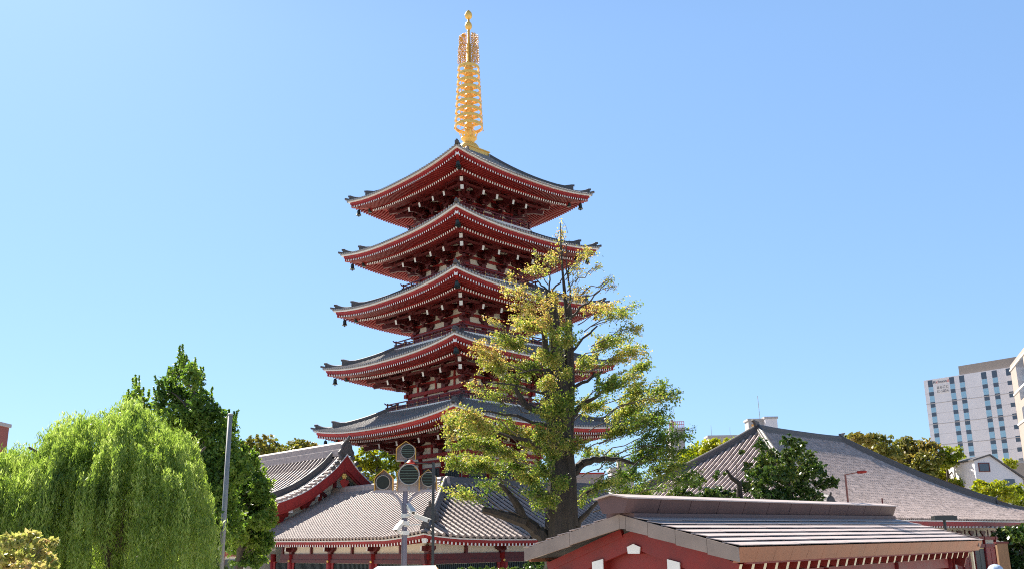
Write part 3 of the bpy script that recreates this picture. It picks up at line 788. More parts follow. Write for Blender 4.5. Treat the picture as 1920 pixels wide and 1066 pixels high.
rd = MB(); ridgebar(rd, [Gh(b, 0, 13.50 + .10 * abs(2 * b / GL - 1) ** 3) for b in np.linspace(-.35, GL + .3, 12)], .5, .62, A)
for b, o in ((-.35, -1), (GL + .3, 1)):
    rd.prism([(0, 0), (.5, 0), (.62, .3), (.95, .52), (.9, .6), (.45, .5), (0, .45)], Gh(b - .35 * o, 0, 14.05), B * o, Z, A, -.12, .12)
rd.build('ridge', M['ridge'], broof)
for nm, pts, sd in (('near', [Gh(-q, q, zg_f(GW - q, GW - q)) for q in np.linspace(0.1, 13.3, 16)], nrm(A - B)),
                    ('left', [Gh(-q, -q, zg_s(2 * GW - (GW - q), GW - q)) for q in np.linspace(.1, 13.3, 14)], nrm(A + B)),
                    ('right', [Gh(GL + q, q, zg_f(GL + GW + q, GW - q)) for q in np.linspace(.1, 10.3, 14)], nrm(A + B)),
                    ('tip', [Gh(GL + q, q, zg_f(GL + GW + q, GW - q)) for q in np.linspace(10.2, 13.4, 6)], nrm(A + B))):
    rd = MB(); ridgebar(rd, pts, .42 if nm != 'tip' else .32, .62 if nm != 'tip' else .3, sd)
    if nm != 'left':
        d_ = nrm(V3(*(pts[-1] - pts[-2])[:2], 0)); oni(rd, pts[-1], d_, sd, .6 if nm != 'tip' else .4)
    rd.build('hip_ridge', M['ridge'], broof)
ev = MB()
zef = lambda u: 5.42 + lft(u, GL + 2 * GW); zes = lambda u: 5.42 + lft(u, 2 * GW)
eaves(ev, Of, B, A, zef, 0, GL + 2 * GW, .30, depth=1.9, board=.34)
eaves(ev, Of, A, B, zes, 0, 2 * GW, .32, depth=1.9, board=.34)
ev.build('eave', [M['red'], M['white']], broof)
WG = 2.4
bw = MB()
bw.prism([(WG, 0), (GL + 2 * GW - WG, 0), (GL + 2 * GW - WG, 6.2), (WG, 6.2)], Of, B, Z, A, WG, WG + .3)
bw.prism([(WG + .1, 0), (2 * GW - WG, 0), (2 * GW - WG, 6.2), (WG + .1, 6.2)], Of, A, Z, B, WG, WG + .3)
bwall = bw.build('wall', M['plaster'], big)
bl = MB()
for (e, n, L_) in ((B, A, GL + 2 * GW), (A, B, 2 * GW)):
    for z, h_, o in ((4.02, .30, .0), (3.35, .3, .0), (1.0, .3, 0)): bl.beam(Of + e * (WG - .3) + n * (WG + o) + Z * z, Of + e * (L_ - WG + .3) + n * (WG + o) + Z * z, .3, h_)
bl.build('wall_beam', M['red'], bwall)
k = 0
for (e, n, L_) in ((B, A, GL + 2 * GW), (A, B, 2 * GW)):
    nb = int(round((L_ - 2 * WG) / 2.6))
    for i in range(nb + 1):
        q = WG + (L_ - 2 * WG) * i / nb; c_ = Of + e * q + n * (WG + .02)
        if n is B and i == 0: continue
        cb = MB(); cb.tube([c_, c_ + Z * 4.2], .2, 10); cb.build('column', M['red'], bwall, smooth=True)
        b_ = MB(); b_.prism([(-.14, 0), (.14, 0), (.16, .14), (.5, .34), (.5, .5), (-.5, .5), (-.5, .34), (-.16, .14)], c_ + Z * 4.16, e, Z, n, -.16, .14); b_.build('bracket', M['darkred'], bwall)
        if i < nb and n is A:
            c2 = c_ + e * (L_ - 2 * WG) / nb / 2
            st = MB(); st.frame(c2 + Z * 4.45, e, n, Z, .09, .08, .32); st.build('strut', M['darkred'], bwall)
            pn = MB(); w_ = (L_ - 2 * WG) / nb / 2 - .24
            if i % 3 != 1:
                pn.frame(c2 + Z * 1.75, e, n, Z, w_, .06, 1.45)
                for s_ in (-.5, .5): pn.frame(c2 + e * w_ * s_ + Z * 1.75, e, n, Z, w_ * .44, .09, 1.3)
                pn.build('red_panel', M['redlow'], bwall)
            else:
                pn.frame(c2 + Z * 1.75, e, n, Z, w_, .05, 1.45)
                do = pn.build('door', M['dark'], bwall)
                dl = MB()
                for s_ in (-1, 1): dl.frame(c2 + e * w_ * .5 * s_ + Z * 1.75, e, n, Z, w_ * .46, .075, 1.3)
                dl.build('door_leaf', M['lattice'], do)
                dl = MB(); dl.frame(c2 + Z * 3.12, e, n, Z, w_, .085, .04); dl.build('brass_bar', M['gold'], do)

# ------------------------------------------------------------------ pavilion in front right
PT = .8202                                                   # ridge direction angle
Dp = V3(math.cos(PT), math.sin(PT), 0); Np = V3(math.sin(PT), -math.cos(PT), 0)   # along the ridge; towards the right-front
P0 = V3(2.10, 18.0, 0)
def Pp(d, n, z):                                             # the ridge climbs a little and ends short of the eaves at the far gable
    k_ = max(0, 1 - abs(n) / 2.56); f_ = min(1, max(0, d / 13.95))
    return P0 + Dp * (d - .30 * k_ * f_ ** 4) + Np * n + Z * (z + .09 * f_ * k_)
pav = thing('pavilion', 'red wooden pavilion with a stepped copper-sheet gable roof in the right foreground', 'pavilion', P0)
PZR, PZE, PHW, PL = 4.72, 4.07, 2.56, 13.95
STEPS = 7
def pzr(n): return PZR - (PZR - PZE) * abs(n) / PHW
M['sheetmetal'] = mat('pink_grey_roof_sheet', (.43, .35, .32), .55, noise=.10, nscale=1.6, metal=.1, bump=.05, bscale=3)
M['fascia'] = mat('brown_grey_fascia_sheet', (.25, .195, .165), .55, noise=.2, nscale=2.0, metal=.1)
M['capsheet'] = mat('purple_brown_ridge_sheet', (.105, .056, .053), .6, noise=.2, nscale=2.0, metal=.1)
M['eavesheet'] = mat('bounce_orange_eave_sheet', (.34, .145, .08), .55, noise=.18, nscale=1.5, metal=.1)  # orange of the ground's bounced light put into the eave sheet colour
M['deckshade'] = mat('shade_dark_deck', (.012, .011, .011), .8)  # near-black deck: shade of lap gaps and overhang put into its colour
rf = MB(); fr = np.linspace(.12, 1, STEPS + 1)
for sg in (-1, 1):
    for i in range(STEPS):
        n0, n1 = fr[i] * PHW * sg, fr[i + 1] * PHW * sg
        z0, z1 = pzr(n0) + .02, pzr(n1) + .044
        ng = 12
        for j in range(ng):                                  # every course laps over the next, cut in sheets
            a, b = PL * j / ng + .004, PL * (j + 1) / ng - .004
            if j == 0: a = -.02
            jit = ((i * 7 + j * 13) % 5 - 2) * .0012
            vs = [Pp(a, n0, z0), Pp(b, n0, z0), Pp(b, n1 + .05 * sg, z1 + jit), Pp(a, n1 + .05 * sg, z1 + jit)]
            lo = [p - Z * .014 for p in vs]
            rf.add(vs + lo, [(0, 1, 2, 3), (7, 6, 5, 4), (2, 6, 7, 3), (0, 3, 7, 4), (1, 5, 6, 2)])
proof = rf.build('roof', M['sheetmetal'], pav)
und = MB(); und.prism([(-PHW + .12, PZE + .03), (0, PZR + .005), (PHW - .12, PZE + .03), (PHW - .16, PZE - .2), (0, PZR - .2), (-PHW + .16, PZE - .2)], Pp(.06, 0, 0), Np, Z, Dp, 0, PL - .12); und.build('deck', M['deckshade'], proof)
# ridge cap
rc = MB()
cap = [(-.30, .0), (-.42, .30), (-.46, .30), (0, .385), (.46, .30), (.42, .30), (.30, .0)]
CZ = PZR - .01
DpS = nrm(Dp * PL + Z * .10)
for j in range(12):
    a, b = -.26 + (PL - .10) * j / 12 + .010, -.26 + (PL - .10) * (j + 1) / 12 - .010
    rc.prism([(x, z + .0) for x, z in ((-.26, 0), (-.38, .272), (0, .345), (.38, .272), (.26, 0))], Pp(0, 0, CZ + .03), Np, Z, DpS, a, b)
rcap = rc.build('ridge_cap', M['capsheet'], proof)
rc = MB(); rc.prism([(-.42, .272), (0, .35), (.42, .272), (.42, .298), (0, .378), (-.42, .298)], Pp(0, 0, CZ + .03), Np, Z, DpS, -.33, PL - .30); rc.build('cap_cover', M['sheetmetal'], rcap)
rc = MB(); rc.prism([(-.34, -.10), (-.34, .035), (.34, .035), (.34, -.10)], Pp(0, 0, CZ - .01), Np, Z, DpS, -.02, PL - .40); rc.build('cap_base', M['capsheet'], rcap)
# gable fascias (front and back) and eave fascias, cut into panels
for d0, o in ((-.06, -1), (PL, 1)):
    for sg in (-1, 1):
        cuts = [0, .06, .26, .50, .76, 1.0] if sg > 0 else [0, .5, 1.0]
        fb = MB()
        for c0, c1 in zip(cuts[:-1], cuts[1:]):
            n0, n1 = PHW * c0 * sg, PHW * c1 * sg
            g = .004
            fb.prism([(n0 + g * sg, pzr(n0) - .275), (n1 - g * sg, pzr(n1) - .25), (n1 - g * sg, pzr(n1) + .0), (n0 + g * sg, pzr(n0) + .0)], Pp(d0, 0, 0), Np, Z, Dp, 0, .06)
        fb.build('gable_fascia', M['fascia'], proof)
for sg in (-1, 1):
    fb = MB(); ng = 20
    for j in range(ng):
        a, b = PL * j / ng + .004, PL * (j + 1) / ng - .004
        n_ = PHW * sg
        fb.add([Pp(a, n_ + .02 * sg, PZE - .0), Pp(b, n_ + .02 * sg, PZE - .0), Pp(b, n_ - .10 * sg, PZE - .27), Pp(a, n_ - .10 * sg, PZE - .27),
                Pp(a, n_ - .03 * sg, PZE - .0), Pp(b, n_ - .03 * sg, PZE - .0), Pp(b, n_ - .15 * sg, PZE - .27), Pp(a, n_ - .15 * sg, PZE - .27)],
               [(0, 1, 2, 3), (7, 6, 5, 4), (0, 3, 7, 4), (1, 5, 6, 2), (2, 6, 7, 3), (0, 4, 5, 1)])
    fb.build('eave_fascia', M['eavesheet'], proof)
M['pavred'] = mat('deep_red_timber_paint', (.19, .011, .008), .5, noise=.2, nscale=2.5)
# red gable boards set back, black shadow strip, purlin ends, rafters with white ends
for d0 in (.42, PL - .50):
    gb = MB()
    gb.prism([(-PHW + .30, PZE - .36), (0, PZR - .30), (PHW - .30, PZE - .36), (PHW - .42, PZE - .72), (0, PZR - .66), (-PHW + .42, PZE - .72)], Pp(0, 0, 0), Np, Z, Dp, d0, d0 + .08)
    gb.build('bargeboard', M['pavred'], pav)
for d0 in (.62, PL - .7):
    wb_ = MB(); wb_.prism([(-PHW + .6, 2.6), (PHW - .6, 2.6), (PHW - .6, PZE - .3), (0, PZR - .42), (-PHW + .6, PZE - .3)], Pp(0, 0, 0), Np, Z, Dp, d0, d0 + .06); wb_.build('gable_wall', M['pavred'], pav)
for n_, poly in ((0, [(-.14, -.10), (.14, -.10), (.16, .03), (0, .09), (-.16, .03)]), (-.92, [(-.14, -.16), (.14, -.16), (.14, .09), (-.14, .03)]), (.92, [(-.14, -.16), (.14, -.16), (.14, .03), (-.14, .09)])):
    pu = MB(); z_ = pzr(n_) - .72 + (.06 if n_ == 0 else 0)
    pu.prism(poly, Pp(0, n_, z_), Np, Z, Dp, .40, PL - .4, 0)
    pu.prism(poly, Pp(0, n_, z_), Np, Z, Dp, .375, .40, 1); pu.build('purlin', [M['pavred'], M['white']], pav)
M['cream'] = mat('cream_painted_end', (.80, .70, .48), .5, noise=.06)
for sg in (-1, 1):
    nr = 29
    for i in range(nr):
        d = .45 + (PL - .9) * i / (nr - 1)
        rb = MB(); n1 = (PHW - .26) * sg
        rb.beam(Pp(d, .3 * sg, pzr(.3) - .28), Pp(d, n1, PZE - .385), .10, .17, 0, endmi=1)
        if sg > 0: rb.build('rafter', [M['pavred'], M['cream']], pav)
        elif i % 4 == 0: rb.build('rafter', [M['pavred'], M['cream']], pav)
for sg in (-1, 1):
    fb = MB(); fb.beam(Pp(.5, (PHW - .18) * sg, PZE - .285), Pp(PL - .5, (PHW - .18) * sg, PZE - .285), .05, .04); fb.build('eave_board', M['pavred'], pav)
    fb = MB(); fb.beam(Pp(.3, (PHW - .75) * sg, PZE - .62), Pp(PL - .3, (PHW - .75) * sg, PZE - .62), .2, .26); fb.build('eave_beam', M['pavred'], pav)
    for d in (.8, 4.9, 9.0, PL - .9):
        cb = MB(); c_ = Pp(d, (PHW - .75) * sg, 0); cb.tube([c_, c_ + Z * (PZE - .5)], .15, 12); cb.build('column', M['pavred'], pav, smooth=True)
bd = MB(); bd.beam(Pp(PL - .34, PHW - .2, PZE - .95), Pp(PL - .34, PHW - .2, PZE - .30), .10, .06, up=Np); bd.build('corner_board', M['cream'], pav)
# ------------------------------------------------------------------ buildings behind
M['panelwall'] = mat('pale_panel_wall', (.60, .575, .60), .7, noise=.05, nscale=.5)
M['skyglass'] = mat('blue_glazing', (.22, .38, .50), .12, spec=.8)
M['greyglass'] = mat('dark_glazing', (.045, .055, .075), .15, spec=.8)
M['tan'] = mat('tan_wall', (.27, .225, .195), .75, noise=.06, nscale=.6)
M['lightgrey'] = mat('light_grey_wall', (.34, .32, .32), .75, noise=.06, nscale=.5)
M['brownwall'] = mat('red_brown_wall', (.22, .06, .045), .7, noise=.15, nscale=1.0)
M['brass'] = mat('orange_panel', (.75, .33, .05), .5)
HPt = atY(1731.5, 712.2, 255); HPt = V3(HPt[0], HPt[1], 0)
HU, HN = V3(.609, -.793, 0), V3(.793, .609, 0)               # along the front to the right; into the building
def Hp(s, d, z): return HPt + HU * s + HN * d + Z * z
hot = thing('hotel', 'tall pale hotel tower with columns of blue windows at the right edge', 'building', HPt)
mb = MB(); HWd = 24.2
def blk(m, s0, s1, d0, d1, z0, z1, mi=None): m.prism([(s0, z0), (s1, z0), (s1, z1), (s0, z1)], HPt, HU, Z, HN, d0, d1, mi)
blk(mb, 0, HWd, 0, 26, 0, 48.35)
hwall2 = mb.build('facade', M['panelwall'], hot)
mb = MB(); blk(mb, 10.2, 28, .6, 22, 48.3, 51.0); mb.build('parapet', M['tan'], hot)
mb = MB()
for z in (41.4, 35.45, 29.5, 23.55, 17.6):
    ln = MB(); blk(ln, -.02, HWd, -.06, .05, z - .09, z + .09); ln.build('string_course', M['lightgrey'], hwall2)
for z in np.arange(44.4, 8, -2.975):
    if min(abs(z - q) for q in (41.4, 35.45, 29.5, 23.55, 17.6)) > .5:
        ln = MB(); blk(ln, -.01, HWd, -.012, .05, z - .03, z + .03); ln.build('panel_joint', M['lightgrey'], hwall2)
colw = [(1.2, 2.6), (7.5, 8.85), (10.3, 11.7), (16.4, 17.8), (19.3, 20.65), (23.0, 24.15)]
hr = random.Random(5)
for ci, (a, b) in enumerate(colw):
    for gi in range(5):
        zt_ = 47.35 - 5.95 * gi
        for j, (u, l, m_) in enumerate(((-.1 if gi else .8, -1.15, 0), (-1.15, -2.6, 1), (-2.6, -3.75, 0), (-3.75, -5.5, 1), (-5.5, -5.85, 0))):
            w = MB(); blk(w, a, b, -.03, .06, zt_ + l + .02, zt_ + u - .02)
            if m_: w.build('window_pane', M['skyglass'] if ci < 5 else M['panelwall'], hwall2)
            else: w.build('window', M['greyglass'], hwall2)
# wing standing forward on the right
WU, WN = nrm(V3(-.37, -.93, 0)), nrm(V3(.93, -.37, 0))
wg = MB(); wg.prism([(0, 0), (26, 0), (26, 48.7), (0, 48.7)], Hp(HWd, 0, 0), WU, Z, WN, 0, 24); wg = wg.build('wing', M['tan'], hot)
ln = MB(); ln.prism([(0, 47.2), (26, 47.2), (26, 47.55), (0, 47.55)], Hp(HWd, 0, 0), WU, Z, WN, -.25, 0); ln.build('cornice', M['white'], wg)
for z in (40.5, 32.5):
    ln = MB(); ln.prism([(0, z), (26, z), (26, z + .45), (0, z + .45)], Hp(HWd, 0, 0), WU, Z, WN, -.2, 0); ln.build('cornice', M['white'], wg)
for a, z0, z1 in ((10, 38, 47), (10, 20, 36)):
    ln = MB(); ln.prism([(a, z0), (a + 12, z0), (a + 12, z1), (a, z1)], Hp(HWd, 0, 0), WU, Z, WN, -.08, 0); ln.build('glazing', M['greyglass'], wg)
# writing on the front
def text(name, s, size, mat_, parent, o, ex, ey, align='LEFT'):
    cu = bpy.data.curves.new(name, 'FONT'); cu.body = s; cu.size = size; cu.extrude = .02; cu.align_x = align
    ob = bpy.data.objects.new('tmp_text', cu); COL.objects.link(ob)
    dg_ = bpy.context.evaluated_depsgraph_get(); me = bpy.data.meshes.new_from_object(ob.evaluated_get(dg_))
    bpy.data.objects.remove(ob)
    ez = np.cross(ex, ey)
    me.transform(Matrix(((ex[0], ey[0], ez[0], o[0]), (ex[1], ey[1], ez[1], o[1]), (ex[2], ey[2], ez[2], o[2]), (0, 0, 0, 1))))
    me.materials.clear(); me.materials.append(mat_)
    return link(name, me, parent)
M['signdark'] = mat('dark_blue_letters', (.03, .03, .06), .4)
M['signred'] = mat('red_letters', (.5, .03, .02), .4)
sb = MB(); blk(sb, 2.75, 7.4, -.04, .02, 46.75, 48.1); sign1 = sb.build('sign_board', M['conc'], hot)
sx_ = 2.82
for word, m_ in (('Ri', 'signdark'), ('c', 'signred'), ('hmon', 'signdark'), ('d', 'signred')):
    o_ = text('sign_text', word, 1.12, M[m_], sign1, Hp(0, -.07, 47.0), HU, Z)
    us_ = [float(np.dot(np.array(v.co) - HPt, HU)) for v in o_.data.vertices]
    o_.data.transform(Matrix.Translation(Vector(HU * (sx_ - min(us_))))); sx_ += max(us_) - min(us_) + .12
sb = MB(); blk(sb, 3.5, 7.0, -.05, .02, 43.95, 46.45); sign2 = sb.build('sign_board', M['conc'], hot)
text('sign_text', 'まるごと', .86, M['signdark'], sign2, Hp(3.6, -.08, 45.4), HU, Z)
text('sign_text', 'にっぽん', .86, M['signdark'], sign2, Hp(3.6, -.08, 44.3), HU, Z)
antm = M['lightgrey']
def mast(name, label, cat, px, y0, y1, Y, w, m, group=None):
    p = atY(px, y1, Y); q = atY(px, y0, Y); t = MB(); t.tube([V3(p[0], p[1], p[2]), V3(p[0], p[1], q[2])], [w, w * .7], 6)
    o = t.build(name, m); tag(o, label, cat, group); return o
def block(name, label, x0, x1, ytop, Y, depth, m, turn=0.0, extra=None):
    """plain building: pixel columns give its width at distance Y; turned by an angle about its left front corner"""
    a = atY(x0, ytop, Y); b = atY(x1, ytop, Y); top = a[2]; w = b[0] - a[0]
    r_ = thing(name, label, 'building', (a[0], a[1], 0), turn)
    t = MB(); t.box(0, w, 0, depth, 0, top); wl_ = t.build('wall', m, r_, local=True)
    t = MB(); t.prism([(-.15, -.15), (w + .15, -.15), (w + .15, depth + .15), (-.15, depth + .15)], (0, 0, top), V3(1, 0, 0), V3(0, 1, 0), Z, 0, .35); t.build('roof_edge', M['lightgrey'], r_, local=True)
    return r_, w, top
# pale rooftop block behind the great hall ridge, two faces as slabs; the left one's shade is put into its grey
r_, w_, tp = block('rooftop_block', 'pale grey roof block with an orange panel behind the great hall ridge', 1403, 1434, 788, 150, 2.5, M['lightgrey'], 0)
t = MB(); t.box(.5, 1.6, -.05, 0, tp - 2.2, tp - .6); t.build('orange_panel', M['brass'], r_, local=True)
r2, w2, t2 = block('rooftop_block_right', 'white-grey right face of the roof block with a thin mast behind the great hall ridge', 1434.5, 1457, 784, 149, 2.5, M['panelwall'], 0)
t = MB(); t.tube([(-.3, 2, t2), (-.4, 2, t2 + 4.2)], .05, 5); t.build('mast', M['steel'], r2, local=True)
r3, w3, t3 = block('apartment_block', 'grey block with a red roof railing and chimney above the ginkgo tip', 1256, 1283, 806, 132, 3, M['lightgrey'], 0)
t = MB()
for z in (.5, .9, 1.3): t.beam((0, 0, t3 + z), (w3, 0, t3 + z), .07, .07)
for q in np.linspace(0, w3, 8): t.box(q - .04, q + .04, -.04, .04, t3 + .3, t3 + 1.35)
t.build('roof_railing', M['redlow'], r3, local=True)
t = MB(); t.tube([(.9, 3, t3), (.9, 3, t3 + 2.0)], .22, 8); t.build('chimney', M['steel'], r3, local=True)
r4, w4, t4 = block('low_pale_building', 'long low cream building behind the yellow-green treetops', 1328, 1400, 819, 160, 3, M['lightgrey'], 0)
r5, w5, t5 = block('white_house', 'white house roofline seen between the ginkgo branches', 1146, 1188, 880, 125, 4.5, M['lightgrey'], 0)
t = MB(); t.box(1.2, 3.0, 2, 4, t5 + .35, t5 + 1.6); t.build('roof_hut', M['tan'], r5, local=True)
r6, w6, t6 = block('grey_hall', 'low grey building with a red roof line right of the ginkgo trunk', 1070, 1130, 895, 92, 4, M['lightgrey'], 0)
t = MB(); t.box(-.2, w6 + .2, -.2, 0, t6 + .36, t6 + .5); t.build('roof_line', M['redlow'], r6, local=True)
r7, w7, t7 = block('brown_building', 'red-brown building top beside the willow at the left edge', -90, -10, 796, 85, 2.5, M['brownwall'], 0)
t = MB(); t.box(1.0, w7 - 1.2, -.05, 0, t7 - 2.4, t7 - 1.4); t.build('window', M['greyglass'], r7, local=True)
r8, w8, t8 = block('tan_terrace', 'low tan building below the hotel at the right edge', 1884, 1960, 868, 150, 10, M['tan'], 0)
for (px, y0, y1, Y, w, nm) in ((1265.5, 765, 805, 133, .035, 'thin mast left of the grey block chimney'), (1281.5, 795, 806, 131, .035, 'short mast on the grey block railing'), (1335, 796, 822, 158, .04, 'thin grey mast over the yellow-green treetops'), (1370, 800, 820, 158, .03, 'faint mast nearest the great hall hip')):
    mast('roof_mast', nm, 'antenna', px, y0, y1 + 4, Y, w, M['steel'], 'masts on the far roofs')
# small white gabled house below the hotel
gh = atY(1826, 862, 112); hb_ = thing('gabled_house', 'small white gabled house with one square window below the hotel', 'house', (gh[0], gh[1], 0))
def gq(x, y): q = atY(x, y, 112); return (q[0] - gh[0], q[2])
ap, le, re = gq(1855, 853), gq(1826, 862), gq(1917, 896)
t = MB(); t.prism([(le[0], 0), (re[0], 0), re, ap, le], (0, 0, 0), V3(1, 0, 0), Z, V3(0, 1, 0), 0, 9); t.build('wall', M['panelwall'], hb_, local=True)
t = MB(); t.prism([(le[0] - .2, le[1] - .08), ap, (re[0] + .3, re[1] - .15), (re[0] + .3, re[1] + .05), (ap[0], ap[1] + .2), (le[0] - .2, le[1] + .12)], (0, 0, 0), V3(1, 0, 0), Z, V3(0, 1, 0), -.25, 9.2); t.build('roof', M['ridge'], hb_, local=True)
w0, w1 = gq(1837, 882), gq(1853, 868); t = MB(); t.box(w0[0], w1[0], -.05, .02, w0[1], w1[1]); wo = t.build('window', M['greyglass'], hb_, local=True)
t = MB(); t.prism([(w0[0] - .1, w0[1] - .1), (w1[0] + .1, w0[1] - .1), (w1[0] + .1, w1[1] + .1), (w0[0] - .1, w1[1] + .1), (w0[0] - .1, w0[1] - .09), (w0[0], w0[1]), (w0[0], w1[1]), (w1[0], w1[1]), (w1[0], w0[1]), (w0[0], w0[1] - .01)], (0, 0, 0), V3(1, 0, 0), Z, V3(0, 1, 0), -.09, -.03); t.build('frame', M['darkred'], wo, local=True)
w0, w1 = gq(1883, 905), gq(1902, 897); t = MB(); t.box(w0[0], w1[0], -.05, .02, w0[1] - 1, w1[1]); t.build('window', M['greyglass'], hb_, local=True)
# ------------------------------------------------------------------ lamp posts, cameras, small things
M['hood'] = mat('ochre_painted_hood', (.62, .34, .06), .4, noise=.08)
M['hoodback'] = mat('grey_hood_lining', (.34, .31, .34), .5, noise=.1)
M['lampglass'] = mat('dark_green_lens', (.006, .014, .014), .35, spec=.25)
M['slat'] = mat('dark_green_slat', (.08, .13, .115), .35, metal=.4)
M['offwhite'] = mat('off_white_plastic', (.66, .64, .60), .5, noise=.08)
M['pole'] = mat('lavender_grey_pole', (.15, .142, .19), .5, metal=.2, noise=.15, nscale=8, stretch=(1, 1, .2))
M['blackpole'] = mat('black_pole', (.02, .022, .022), .4)
FY = 28.0
fp = atY(757.5, 1060, FY); fl_ = thing('floodlight_post', 'grey lamp post with four hooded round floodlights before the low hall', 'lamp post', (fp[0], fp[1], 0))
def fz(y): return atY(757.5, y, FY)[2]
def fx(x, y=900): return atY(x, y, FY)[0]
X0 = fp[0]
t = MB(); t.tube([(X0, FY, 0), (X0, FY, fz(960)), (X0 + .02, FY, fz(900)), (X0 + .03, FY, fz(862))], [.088, .085, .075, .06], 14); t.build('pole', M['pole'], fl_, smooth=True)
zb_ = fz(920)
t = MB(); t.beam((fx(699), FY, zb_), (fx(818), FY, zb_), .10, .08); t.build('cross_arm', M['hoodback'], fl_)
t = MB(); t.beam((fx(742), FY + .1, fz(862)), (fx(782), FY + .1, fz(862)), .10, .04); t.build('cross_arm', M['steel'], fl_)
for sg in (-1, 1):
    t = MB(); pts = [(X0 + sg * (.07 + .52 * (1 - math.cos(a))), FY, zb_ - .60 + .57 * math.sin(a)) for a in np.linspace(0, math.pi / 2, 8)]
    t.tube(pts, .045, 6); t.build('arm_brace', M['hoodback'], fl_)
def floodlight(px, py, rad, hw, hx, hy0, hy1, yaw_, label, tilt=.12, slats=5, dy=0.0):
    """one lamp in its gabled hood; rad lens radius, hw hood half width (m)"""
    c = atY(px, py, FY + dy); hb = atY(hx, hy1, FY + dy); ht = atY(hx, hy0, FY + dy)
    o = nrm(V3(math.sin(yaw_), -math.cos(yaw_), 0)); e = nrm(V3(math.cos(yaw_), math.sin(yaw_), 0))
    H = ht[2] - hb[2]; base = V3(hb[0], hb[1], hb[2])
    prof = [(-hw, 0), (-hw, H * .58), (-hw * .82, H * .70), (0, H), (hw * .82, H * .70), (hw, H * .58), (hw, 0)]
    inn = [(x * .93, z * .965 if z else 0) for x, z in prof]
    hd = MB(); hd.prism(prof + inn[::-1], base, e, Z, o, -.22, .10); hood = hd.build('lamp_hood', M['hood'], fl_)
    hd = MB(); hd.prism(inn, base, e, Z, o, -.21, -.17); hd.build('hood_back', M['hoodback'], hood)
    od = nrm(o - Z * tilt); ud = nrm(np.cross(e, od)) * -1; ud = ud if ud[2] > 0 else -ud
    ax = (e, ud, od)
    lp = MB(); lp.lathe([(rad * .55, -.3), (rad * .92, -.12), (rad * 1.06, .0), (rad * 1.1, .12), (rad * 1.0, .13), (rad * .98, .07)], c, 28, ax=ax); drum = lp.build('lamp_drum', M['steel'], fl_, smooth=True)
    lp = MB(); lp.lathe([(0, .055), (rad * .98, .055), (rad * .98, .07), (0, .075)], c, 28, ax=ax); lp.build('lens', M['lampglass'], drum)
    for i in range(slats):
        q = rad * (-.66 + 1.32 * i / max(1, slats - 1)); hwid = math.sqrt(max(.01, (rad * .92) ** 2 - q * q))
        lp = MB(); lp.frame(c + ud * q + od * .10, e, ud, od, hwid, .007, .02); lp.build('louvre', M['slat'], drum)
    lp = MB(); lp.beam(c - ud * rad * 1.02, V3(c[0], c[1], hb[2]), .07, .07); lp.build('lamp_bracket', M['steel'], drum)
floodlight(718.5, 903, .205, .29, 719.5, 879, 919, .04, 'left', slats=0)
floodlight(767, 888, .30, .35, 765, 862, 919, .10, 'centre', slats=6, dy=-.25)
floodlight(803, 897, .21, .28, 802, 879, 919, .18, 'right', slats=4)
floodlight(765, 845, .21, .31, 761, 826, 861, .08, 'top', slats=5, dy=.12)
def cam_(px, py, px2, py2, dy, label):
    a = atY(px, py, FY - .15); b = atY(px2, py2, FY - .15 + dy)
    d = nrm(b - a); r_ = thing('security_camera', label, 'camera', a, group='security cameras on the floodlight post')
    t = MB(); t.beam(a, b, .12, .11); bd_ = t.build('housing', M['offwhite'], r_)
    t = MB(); t.beam(a - d * .04 + Z * .065, b + d * .08 + Z * .065, .15, .016); t.build('sun_shield', M['offwhite'], r_)
    t = MB(); t.beam(b - d * .01, b + d * .012, .08, .075); t.build('lens', M['dark'], r_)
    m = (a * .6 + b * .4); t = MB(); t.tube([m - Z * .08, m - Z * .2, V3(X0, FY - .08, m[2] - .24)], .025, 6); t.build('mount', M['offwhite'], r_)
cam_(766, 948, 775, 960, -.35, 'small white camera pointing down just below the floodlight arms')
cam_(778, 966, 803, 975, -.1, 'long white camera reaching right from the floodlight post')
cam_(752, 981, 742, 993, -.2, 'white camera hanging on the left side of the floodlight post')
for y in (966, 980, 998):
    c = V3(X0, FY, fz(y)); t = MB(); t.lathe([(.09, -.06), (.115, -.06), (.115, .06), (.09, .06)], c, 14); t.frame(c + V3(.06, -.12, 0), V3(1, 0, 0), V3(0, 1, 0), Z, .10, .035, .06)
    t.build('clamp', M['offwhite'], fl_)
# thin black pole with a side arm
bp = atY(811.5, 1058, 26); r_ = thing('camera_pole', 'thin black pole with a short side arm beside the floodlight post', 'pole', (bp[0], 26, 0))
zt_ = atY(811.5, 866, 26)[2]
t = MB(); t.tube([(bp[0], 26, 0), (bp[0], 26, zt_)], .042, 10); t.build('pole', M['blackpole'], r_)
t = MB(); t.tube([(bp[0], 26, zt_ - .05), (bp[0] - .40, 26, zt_ - .01), (bp[0] - .62, 26, zt_ + .02)], .02, 6); t.build('side_arm', M['blackpole'], r_)
t = MB(); t.lathe([(.0, -.03), (.10, -.03), (.13, .0), (.05, .08), (0, .09)], (bp[0] - .66, 26, zt_ + .0), 12); t.build('camera_dome', M['redlow'], r_)
